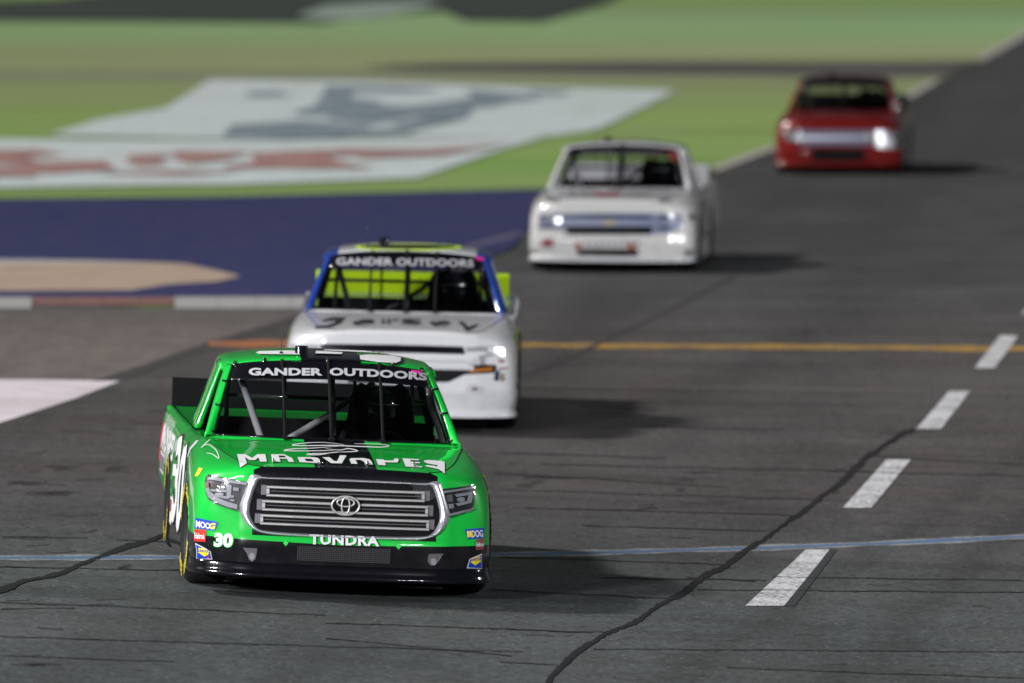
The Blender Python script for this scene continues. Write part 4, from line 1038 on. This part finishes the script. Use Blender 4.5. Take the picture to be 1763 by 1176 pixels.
def sunoco(o, a, b):
    f = lambda x, y: (o[0] + a * x, o[1] + b * y)
    T1.stick('sticker', poly_mesh([f(0, 0), f(14, 7), f(26, 14), f(29, 28), f(2, 27), f(2, 12)]), None, 'white_print', .004, cell=6)
    T1.stick('sticker', poly_mesh([f(1.2, 2), f(13.5, 8.5), f(25, 15), f(28, 26.8), f(3, 26), f(3, 12)]), None, 'blue_print', .0052, cell=6)
    T1.stick('sticker', poly_mesh([f(6, 8), f(14, 9), f(24, 14), f(23, 18.5), f(16, 23), f(9, 18), f(4.5, 16)]), None, 'yellow_print', .0062, cell=6)
    T1.stick('sticker', poly_mesh([f(19, 21), f(22, 20), f(25, 26), f(22, 26)]), None, 'red_print', .0064, cell=6)
    T1.stick('sticker_text', text_mesh('SUNOCO', .03), lambda u, v: f(4 + 21 * u, 15.5 + .8 * u - 5 * v), 'blue_print', .0075, cell=8)
sunoco((337, 935), 1, 1)
sticker([(799, 911.5), (833, 908.5), (832, 926), (805, 929)], 'blue_print', 'MOOG', lambda u, v: (804 + 27 * u - 1.5 * v, 925.5 - 1 * u - 12 * v), 'white_print', .03)
T1.stick('sticker_text', text_mesh('M', .05), lambda u, v: (804.5 + 9 * u - 1.5 * v, 925.7 - 11.5 * v), 'yellow_print', .008, cell=8)
sticker([(819, 929), (832, 927), (832, 946), (818, 947)], 'dull_red', 'Edelbrock', lambda u, v: (819 + 13 * u, 941 - 7 * v), 'white_print', .02)
T1.stick('sticker', poly_mesh([(803, 978), (808, 962), (829, 953), (829, 979)]), None, 'white_print', .004, cell=6)
T1.stick('sticker', poly_mesh([(804.5, 976.8), (809, 963), (828, 954.8), (828, 977.6)]), None, 'blue_print', .0052, cell=6)
T1.stick('sticker', poly_mesh([(810, 962), (826, 957), (826.5, 967), (817, 973), (810, 968)]), None, 'yellow_print', .0062, cell=6)
T1.stick('sticker_text', text_mesh('SUNOCO', .03), lambda u, v: (809 + 17 * u, 966 - 2 * u - 4.5 * v), 'blue_print', .0075, cell=8)
for x, y in ((492, 935), (686, 941)):
    T1.stick('green_fastener', poly_mesh([(x - 4.5, y), (x, y - 4.8), (x + 4.5, y + .3), (x, y + 5)]), None, 'green_print', .008, .006)
# lower intake: lattice standing in the black fascia
bm = bmesh.new()
for i in range(43):
    x = -.30 + .60 * i / 42; y = nose_y(x, .30); box_bm(bm, x - .003, x + .003, y - .010, y + .004, .252, .340)
for k in range(8):
    z = .252 + .088 * k / 7
    for i in range(12):
        x0 = -.30 + .05 * i; y = nose_y(x0 + .025, .3); box_bm(bm, x0, x0 + .05, y - .012, y + .004, z - .0028, z + .0028)
lat = from_bm('intake_mesh', bm, simple('mesh_black', (0.014, 0.014, 0.015, 1), 0.5), e1); lat['kind'] = 'stuff'
mesh('intake_backing', [(x, nose_y(x, .3) - .003, z) for z in (.25, .342) for x in np.linspace(-.305, .305, 9)], [(i, i + 1, i + 10, i + 9) for i in range(8)], 'interior', e1)
for p in ([(419, 943), (443, 944), (442, 952), (440, 962), (434, 967), (429, 963), (425, 952)], [(763, 953), (738, 954), (736, 966), (741, 973), (749, 973), (755, 966)]):
    fo = T1.stick('fog_light', poly_mesh(p), None, 'satin_dark', .008, .008, cell=6)
    cx = sum(q[0] for q in p) / len(p); cy_ = sum(q[1] for q in p) / len(p)
    T1.stick('fog_light_lens', poly_mesh(ell(cx + (1 if cx < 600 else -1), cy_ + 2.5, 5, 6, 14)), None, 'lamp_grey', .012, .004, cell=6, parent=fo)
for pts in ([(398, 940), (420, 949), (440, 946)], [(412, 937), (470, 944)]): pass
# --- roof number
T1.stick('roof_number', poly_mesh([(447, 606.5), (500, 605.5), (516, 607), (516, 612.5), (447, 611.5), (440, 609)]), None, 'white_print', .009, cell=5)
T1.stick('roof_number', poly_mesh([(544, 606), (590, 608.5), (588, 611.5), (543, 610.5)]), None, 'white_print', .009, cell=5)
T1.stick('roof_number_outline', poly_mesh([(616, 612.5), (632, 611), (680, 613), (695, 618), (694, 625.5), (684, 629), (650, 628), (617, 623)]), None, 'black_print', .006, cell=5)
T1.stick('roof_number', poly_mesh([(619, 614), (634, 612.5), (677, 614.5), (690, 618), (689, 624), (681, 627), (650, 625.5), (620, 621)]), None, 'white_print', .010, cell=5)
T1.stick('roof_number', poly_mesh([(560, 602.6), (640, 605), (690, 609), (676, 610), (600, 605.8), (556, 604)]), None, 'white_print', .004, cell=10)
# --- side number and lettering on the flank (local y, z)
NUM = lambda y0, y1, z0, z1, sl: (lambda u, v: (y1 + (y0 - y1) * u + sl * v, z0 + (z1 - z0) * v))
T1.stick('door_number_outline', text_mesh('30', .06, .95), NUM(1.52, 3.15, .23, .86, .05), 'black_print', .003, space='left')
T1.stick('door_number', text_mesh('30', .035, 1.0), NUM(1.60, 3.08, .25, .84, .05), 'white_print', .006, space='left')
T1.stick('door_number', text_mesh('30', .035, 1.0), lambda u, v: (1.60 + 1.48 * u, .25 + .59 * v), 'white_print', .006, space='right')
T1.stick('flank_lettering', text_mesh('MADVAPES', .03, 1.0), NUM(3.45, 4.95, .62, .80, 0), 'white_print', .004, space='left')
for k in range(9):
    y = 3.9 + .11 * k; T1.stick('smoke_swirl', ribbon([(y, .87), (y + .05, .76), (y - .02, .66), (y + .07, .55)], .018, .028), None, 'white_print', .005, space='left')
T1.stick('sponsor_panel', poly_mesh([(4.42, .46), (4.95, .46), (4.95, .60), (4.42, .60)]), None, 'grey_print', .004, space='left')
T1.stick('sponsor_panel', poly_mesh([(4.47, .48), (4.90, .48), (4.90, .58), (4.47, .58)]), None, 'satin_dark', .006, space='left')
T1.stick('sponsor_panel', poly_mesh([(3.0, .22), (3.32, .22), (3.32, .40), (3.0, .40)]), None, 'white_print', .004, space='left')
T1.stick('sponsor_panel', poly_mesh([(3.04, .30), (3.28, .30), (3.28, .38), (3.04, .38)]), None, 'dull_red', .006, space='left')
T1.stick('sponsor_panel', poly_mesh([(2.95, .56), (3.30, .54), (3.30, .62), (2.95, .64)]), None, 'white_print', .004, space='left')
T1.stick('sponsor_panel', poly_mesh([(1.42, .26), (1.50, .26), (1.50, .70), (1.42, .70)]), None, 'grey_print', .004, space='left')
T1.stick('sponsor_panel', poly_mesh([(.48, .735), (.58, .73), (.58, .785), (.49, .785)]), None, 'yellow_print', .004, space='left')
T1.stick('sponsor_panel', poly_mesh([(.62, .70), (.95, .68), (.95, .79), (.70, .80)]), None, 'yellow_print', .004, space='right')
T1.stick('tail_lamp', poly_mesh([(4.98, .52), (5.12, .52), (5.12, .80), (5.0, .80)]), None, 'red_print', .004, space='left')
for pts in [[(352, 768), (360, 767), (372, 776), (377, 790), (366, 783), (356, 781)], [(347, 772), (354, 765), (362, 757)]]: T1.stick('flank_scroll', ribbon(pts, .8, 1.6), None, 'white_print', .005)
T1.stick('sponsor_panel', poly_mesh([(1.52, .80), (1.66, .78), (1.70, .89), (1.55, .90)]), None, 'grey_print', .004, space='left')
d1 = driver(T1, 'driver in black suit and dark helmet at the wheel of the green truck')

# ---------------------------------------------------------------- second truck: white, blue and neon
def c_t2(b, x, y, z):
    ax = b.math('ABSOLUTE', x)
    side = b.math('MULTIPLY', b.math('GREATER_THAN', y, .62), b.math('GREATER_THAN', ax, .90))
    c = b.mix(b.math('MULTIPLY', side, b.math('LESS_THAN', z, .80)), WHT, (0.36, 0.45, 0.06, 1))
    rear = b.math('GREATER_THAN', y, 1.5)
    n = b.rng(b.noise(b.oc, 3, 2), .45, .55)
    c = b.mix(b.math('MULTIPLY', rear, side), c, b.mix(n, (0.16, 0.15, 0.22, 1), (0.45, 0.42, 0.45, 1)))
    return c
m_w2 = paint('white_blue_livery_body', c_t2); m_w = paint('white_paint', WF); m_bl = paint('blue_paint', lambda b, x, y, z: b.mix(0.0, BLUE, BLUE))
m_ne = paint('neon_paint', lambda b, x, y, z: b.mix(0.0, NEON, NEON), coat=.2)
m_r2 = paint('white_roof_blue_edges', lambda b, x, y, z: b.mix(b.math('GREATER_THAN', b.math('ABSOLUTE', x), .60), WHT, BLUE))
T2 = Truck('race_truck', 'white race truck with blue pillars and neon yellow spoiler right behind the green truck', 686, 71.8, -0.4, 1.3, 'race trucks on the track')
build_truck(T2, dict(body=m_w2, hood=m_w, roof=m_r2, pillar=m_bl, quarter=m_bl, bed=m_bl, tail=m_w, spoiler=m_ne, splitter=m_w, cage=('cage_dark', 'cage_dark'), lip=[(-.03, .200), (.006, .196), (.020, .165), (.030, .145), (.030, .132), (-.10, .124)], cam_at=(-.21, 2.5, 1.468), glass_edge='black_gloss', straps=(-.30, .0, .26)), 1)
T2.stick('banner_text', text_mesh('GANDER OUTDOORS', .025, 1.02), lambda u, v: (581 + 233 * u, 461 + 3.5 * u * u - 12.5 * v), 'grey_print', .028, bvh=WS_BVH, cell=40)
T2.stick('inspection_sticker', poly_mesh([(818, 444), (831, 445.5), (831, 451), (819, 450)]), None, 'pink_print', .016, bvh=WS_BVH)
T2.stick('roof_outline', poly_mesh(ell(703, 426, 92, 6, 30)), None, 'neon_print', .003, cell=16)
T2.stick('roof_number', poly_mesh(ell(703, 425.5, 82, 4, 30)), None, 'black_print', .005, cell=16)
def t2s(nm, pts, m, off=.006, th=.0, f=None): return T2.stick(nm, poly_mesh([f(*q) for q in pts] if f else pts), None, m, off, th, cell=10)
# bonnet word, traced: J e r s e y
f5 = pxf(470, 380, 3.266)
for pts in [[(235, 595), (300, 590), (345, 575), (355, 560), (290, 570), (270, 562), (330, 545), (410, 545), (380, 580), (330, 600), (270, 608), (235, 608)],
            [(445, 573), (470, 565), (490, 588), (475, 592), (455, 585)], [(500, 556), (560, 556), (572, 572), (555, 582), (480, 578), (485, 585), (540, 588), (500, 590), (470, 582), (475, 566)],
            [(612, 555), (625, 555), (628, 583), (614, 583)], [(640, 553), (654, 553), (660, 583), (645, 583)], [(662, 557), (705, 553), (708, 562), (665, 565)],
            [(722, 560), (750, 553), (830, 556), (830, 562), (750, 562), (830, 572), (835, 580), (810, 587), (720, 583), (722, 577), (790, 579), (725, 570)],
            [(880, 570), (905, 565), (930, 592), (915, 600), (890, 585)], [(920, 567), (960, 563), (1000, 572), (990, 584), (935, 582), (945, 590), (990, 592), (960, 597), (925, 590)],
            [(1040, 568), (1068, 568), (1098, 600), (1120, 590), (1140, 585), (1160, 585), (1110, 618), (1085, 622), (1070, 600)]]:
    t2s('letter', pts, 'black_print', .004, 0, f5)
# nose: slots, lamps, fascia
f7 = pxf(760, 560, 5.88)
t2s('grille_slot', [(550, 594.5), (560, 592), (680, 593.5), (797, 597), (801, 610), (700, 607.5), (556, 605)], 'black_gloss', .005)
t2s('grille_slot', [(560, 611), (800, 618), (802, 620.5), (785, 622), (560, 616)], 'black_gloss', .005)
t2s('headlight', [(802, 598), (850, 596), (862, 598), (862, 603), (803, 606)], 'lamp_grey', .006)
t2s('headlight', [(500, 592), (548, 594), (548, 601), (500, 600)], 'lamp_grey', .006)
t2s('lower_grille', [(600, 634), (740, 637), (800, 634), (808, 628), (853, 628), (855, 636), (850, 642), (800, 645), (785, 652), (772, 658), (600, 660)], 'black_matt', .005)
t2s('amber_lamp', [(806, 636), (848, 632), (846, 639), (808, 642)], 'amber', .012)
t2s('lamp_bracket', [(824, 613), (833, 612), (833, 628), (826, 628)], 'lamp_grey', .012)
t2s('lamp_bracket', [(833, 612), (848, 609), (848, 612), (833, 615)], 'lamp_grey', .012)
t2s('headlight_glint_patch', [(838, 599), (866, 600), (867, 612), (840, 610)], 'glint_chrome', .01)  # chrome patch added so the corner catches a floodlight glint
T2.stick('bumper_badge', poly_mesh(ell(817, 670, 14, 8.5, 24), ell(817, 670, 11.5, 6.5, 24)), None, 'grey_print', .006)
T2.stick('bumper_badge', poly_mesh(ell(817, 670, 7, 3.5, 16)), None, 'satin_dark', .006)
for pts, m in (([(858, 618), (868, 620), (868, 625), (859, 624)], 'dull_red'), ([(859, 634), (874, 632), (874, 635), (860, 637)], 'dull_red'), ([(852, 640), (860, 638), (858, 656), (850, 655)], 'navy'), ([(861, 643), (868, 643), (868, 656), (861, 656)], 'gold')):
    t2s('sticker', pts, m)
for p in ((540, 610), (556, 612)): pass
bar('grille_blade', -.62, .62, .600, .632, nose_y, .030, .0, m_w, T2.e)
bar('grille_blade', -.62, .62, .535, .575, nose_y, .030, .0, m_w, T2.e)
T2.stick('side_lettering', text_mesh('STERLING', .02) if False else text_mesh('8', .03), lambda u, v: (1.9 + .9 * u, .35 + .45 * v), 'neon_print', .006, space='right')
driver(T2, 'driver in dark suit and helmet at the wheel of the white and blue truck')

# ---------------------------------------------------------------- third truck: white with blue grille
def c_t3(b, x, y, z):
    n = b.noise(b.oc, 2.0, 3); rear = b.math('MULTIPLY', b.math('GREATER_THAN', y, 1.0), b.math('LESS_THAN', z, .8))
    return b.mix(b.math('MULTIPLY', rear, b.rng(n, .5, .6, 0, .4)), (0.60, 0.59, 0.58, 1), (0.45, 0.42, 0.38, 1))
m_w3 = paint('white_livery_body', c_t3); 
T3 = Truck('race_truck', 'all white race truck with dark blue grille slots and black bumper intake', 1050, 99.9, -4.4, .3, 'race trucks on the track')
build_truck(T3, dict(body=m_w3, hood=m_w, roof=paint('white_roof_dark_number', lambda b, x, y, z: b.mix(b.math('MULTIPLY', b.math('LESS_THAN', b.math('ABSOLUTE', x), .42), b.math('GREATER_THAN', y, 2.55)), WHT, BLK)), pillar=m_w, quarter=m_w, bed=m_w, tail=m_w, spoiler=m_w, splitter=m_w, lip=[(-.03, .200), (.006, .196), (.020, .165), (.030, .145), (.030, .132), (-.10, .124)], cage=('panel_grey', 'cage_dark'), straps=(-.008, .012)), 1)
f6 = pxf(880, 210, 4.355)
def t3s(nm, pts, m, off=.006, th=0.0): return T3.stick(nm, poly_mesh([f6(*q) for q in pts]), None, m, off, th, cell=8)
T3.stick('banner_text', text_mesh('GANDER OUTDOORS', .02, 1.02), lambda u, v: (1000 + 145 * u, 268 - 8 * v), 'satin_dark', .009, bvh=WS_BVH, cell=40)
T3.stick('banner_sticker', poly_mesh([(1150, 262), (1173, 262), (1178, 277), (1160, 279), (1150, 270)]), None, 'dull_red', .010, bvh=WS_BVH)
t3s('grille_panel', [(210, 690), (460, 685), (1060, 685), (1270, 695), (1300, 800), (1180, 835), (1050, 845), (420, 840), (380, 800), (205, 795)], 'silver_blue', .005)
t3s('grille_slot', [(215, 705), (460, 700), (690, 690), (1050, 700), (1050, 725), (460, 722), (215, 725)], 'navy', .010)
t3s('grille_slot', [(1110, 700), (1275, 702), (1275, 725), (1110, 725)], 'navy', .010)
t3s('grille_slot', [(395, 785), (1055, 785), (1055, 845), (430, 845)], 'black_gloss', .010)
t3s('grille_slot', [(200, 782), (385, 782), (385, 800), (205, 798)], 'navy', .010)
t3s('grille_slot', [(1105, 785), (1290, 790), (1290, 805), (1105, 808)], 'navy', .010)
t3s('badge', [(690, 745), (715, 745), (715, 735), (760, 735), (760, 748), (785, 750), (780, 768), (755, 768), (755, 778), (710, 778), (712, 766), (688, 765)], 'gold', .016, .008)
t3s('intake', [(495, 950), (950, 950), (955, 1008), (500, 1010)], 'black_matt', .006)
t3s('intake_corner', [(478, 905), (520, 900), (525, 950), (490, 972)], 'dull_orange', .008)
t3s('intake_corner', [(870, 905), (925, 905), (930, 950), (885, 965)], 'dull_orange', .008)
for k in range(9): t3s('number_tick', [(550 + 48 * k, 895), (575 + 48 * k, 895), (578 + 48 * k, 928), (552 + 48 * k, 928)], 'satin_dark', .006)
t3s('sticker', [(235, 880), (320, 875), (315, 935), (230, 935)], 'dull_red')
t3s('sticker', [(1300, 960), (1350, 955), (1345, 1010), (1300, 1010)], 'satin_dark')
t3s('sticker', [(160, 960), (200, 965), (195, 1005), (160, 1000)], 'gold')
t3s('sticker', [(140, 650), (175, 650), (170, 690), (140, 690)], 'dull_red')
t3s('hood_lettering', [(620, 530), (680, 530), (715, 548), (750, 530), (810, 532), (805, 555), (760, 560), (700, 565), (640, 555)], 'dull_red', .004)
T3.stick('flank_number', text_mesh('12', .03), lambda u, v: (1.9 + .95 * u, .32 + .45 * v), 'satin_dark', .006, space='right')
for x in (430, 530, 880, 960): t3s('hood_lettering', [(x, 540), (x + 60, 540), (x + 62, 555), (x, 556)], 'satin_dark', .004)
t3s('hood_vent', [(270, 570), (370, 570), (360, 605), (275, 602)], 'satin_dark', .004)
t3s('hood_vent', [(1110, 575), (1190, 575), (1190, 605), (1115, 605)], 'satin_dark', .004)
for cx, cyy in ((285, 710), (350, 738), (1350, 715)):
    T3.stick('headlight', poly_mesh([f6(*q) for q in ell(cx, cyy, 30, 26, 16)]), None, 'glint_chrome', .012, .01, cell=8)  # chrome discs added to stand in for floodlight glints
driver(T3, 'driver in dark suit and helmet at the wheel of the all white truck')

# ---------------------------------------------------------------- fourth truck: red
m_red = paint('red_paint', lambda b, x, y, z: b.mix(0.0, RED, RED), rough=.3)
m_red_b = paint('red_body_flank_sheen', lambda b, x, y, z: b.mix(b.math('MULTIPLY', b.math('GREATER_THAN', y, 1.2), b.math('GREATER_THAN', b.math('ABSOLUTE', x), .9)), RED, (0.30, 0.17, 0.17, 1)), rough=.3)  # flank colour paled to imitate light reflected along the side
T4 = Truck('race_truck', 'dark red race truck with silver grille bar, last in the line of trucks', 1441, 131.8, -4.8, 0, 'race trucks on the track')
build_truck(T4, dict(body=m_red_b, hood=m_red, roof=paint('dark_red_roof', lambda b, x, y, z: b.mix(0.0, (0.06, 0.006, 0.008, 1), (0.06, 0.006, 0.008, 1))), pillar=m_red, quarter=m_red, bed=m_red, tail=m_red, lip=[(-.03, .200), (.006, .196), (.020, .165), (.030, .145), (.030, .132), (-.10, .124)], spoiler='black_matt', splitter=m_red, cage=('cage_dark', 'cage_dark'), straps=(0.0,)), 1)
f8 = pxf(1290, 90, 5.112)
def t4s(nm, pts, m, off=.006, th=0.0): return T4.stick(nm, poly_mesh([f8(*q) for q in pts]), None, m, off, th, cell=8)
t4s('grille', [(450, 690), (1090, 690), (1090, 820), (450, 820)], 'silver_blue', .008)
t4s('grille_bar', [(450, 745), (1020, 745), (1020, 765), (450, 765)], 'chrome_worn', .02, .012)
t4s('headlight', [(300, 680), (450, 680), (450, 780), (330, 780)], 'glint_chrome', .01, .006)  # chrome patch added to make this corner glint
t4s('headlight', [(1100, 690), (1370, 690), (1370, 850), (1110, 840)], 'glint_chrome', .01, .006)  # chrome patch added here too, for the floodlight glare
t4s('intake', [(540, 850), (1010, 850), (1030, 960), (560, 960)], 'black_matt', .006)
for cx, cyy, m in ((395, 705, 'chrome'), (1320, 720, 'chrome'), (1305, 790, 'chrome'), (1050, 750, 'satin')):
    T4.stick('lamp' if m != 'gold' else 'tow_hook', poly_mesh([f8(*q) for q in ell(cx, cyy, 32, 28, 14)]), None, m, .03, .02, cell=8)  # chrome ones are added discs imitating reflected floodlights
driver(T4, 'driver in dark suit and helmet at the wheel of the dark red truck')

#==FLOODLIGHTS==
def flood(name, label, x, y, hgt, aim, n, rows, power, size=.28):
    """a floodlight mast: a pole, a crossarm frame and lamps that really give off light"""
    e = bpy.data.objects.new(name, None); COL.objects.link(e); e.location = (x, y, 0)
    e['label'] = label; e['category'] = 'floodlight'; e['group'] = 'floodlight masts round the track'
    tube('pole', [(0, 0, -2.5), (0, 0, hgt + 1.2 * rows)], [.35, .18], 'lamp_grey', e, 12)
    d = (Vector(aim) - Vector((x, y, hgt))).normalized(); sd = Vector((-d.y, d.x, 0)).normalized()
    for r in range(rows):
        z = hgt + 1.1 * r
        tube('crossarm', [tuple(-sd * (n * .55) + Vector((0, 0, z))), tuple(sd * (n * .55) + Vector((0, 0, z)))], .06, 'lamp_grey', e, 6)
        for k in range(n):
            p = sd * ((k - (n - 1) / 2) * 1.05) + Vector((0, 0, z)) + d * .5
            V, F = lathe_z([(0, .35), (.12, .34), (.20, .22), (.30, .02), (.31, 0)], 12); q = d.to_track_quat('-Z', 'Y').to_matrix()
            V = [tuple(q @ Vector(v) + p) for v in V]; mesh('lamp_housing', V, F, 'lamp_grey', e)
            ld = bpy.data.lights.new('floodlight', 'AREA'); ld.shape = 'DISK'; ld.size = size * 2; ld.energy = power; ld.color = (.97, .98, 1.0); ld.spread = radians(130)
            lo = bpy.data.objects.new('floodlight', ld); COL.objects.link(lo); lo.parent = e; lo.location = p + d * .03; lo.rotation_euler = d.to_track_quat('-Z', 'Y').to_euler()
flood('floodlight_mast', 'tall floodlight mast on the far infield side, nearest the green truck', -34, 38, 20, (-1, 62, 0.5), 7, 2, 260)
flood('floodlight_mast', 'tall floodlight mast behind the viewpoint beside the outer wall', 26, -14, 20, (0, 75, .5), 7, 2, 420)
flood('floodlight_mast', 'tall floodlight mast behind the viewpoint on the infield side', -34, -8, 17, (0, 72, .5), 7, 2, 2300)
flood('floodlight_mast', 'tall floodlight mast out beside the outer wall past the trucks', 46, 70, 20, (2, 95, .5), 7, 2, 600)
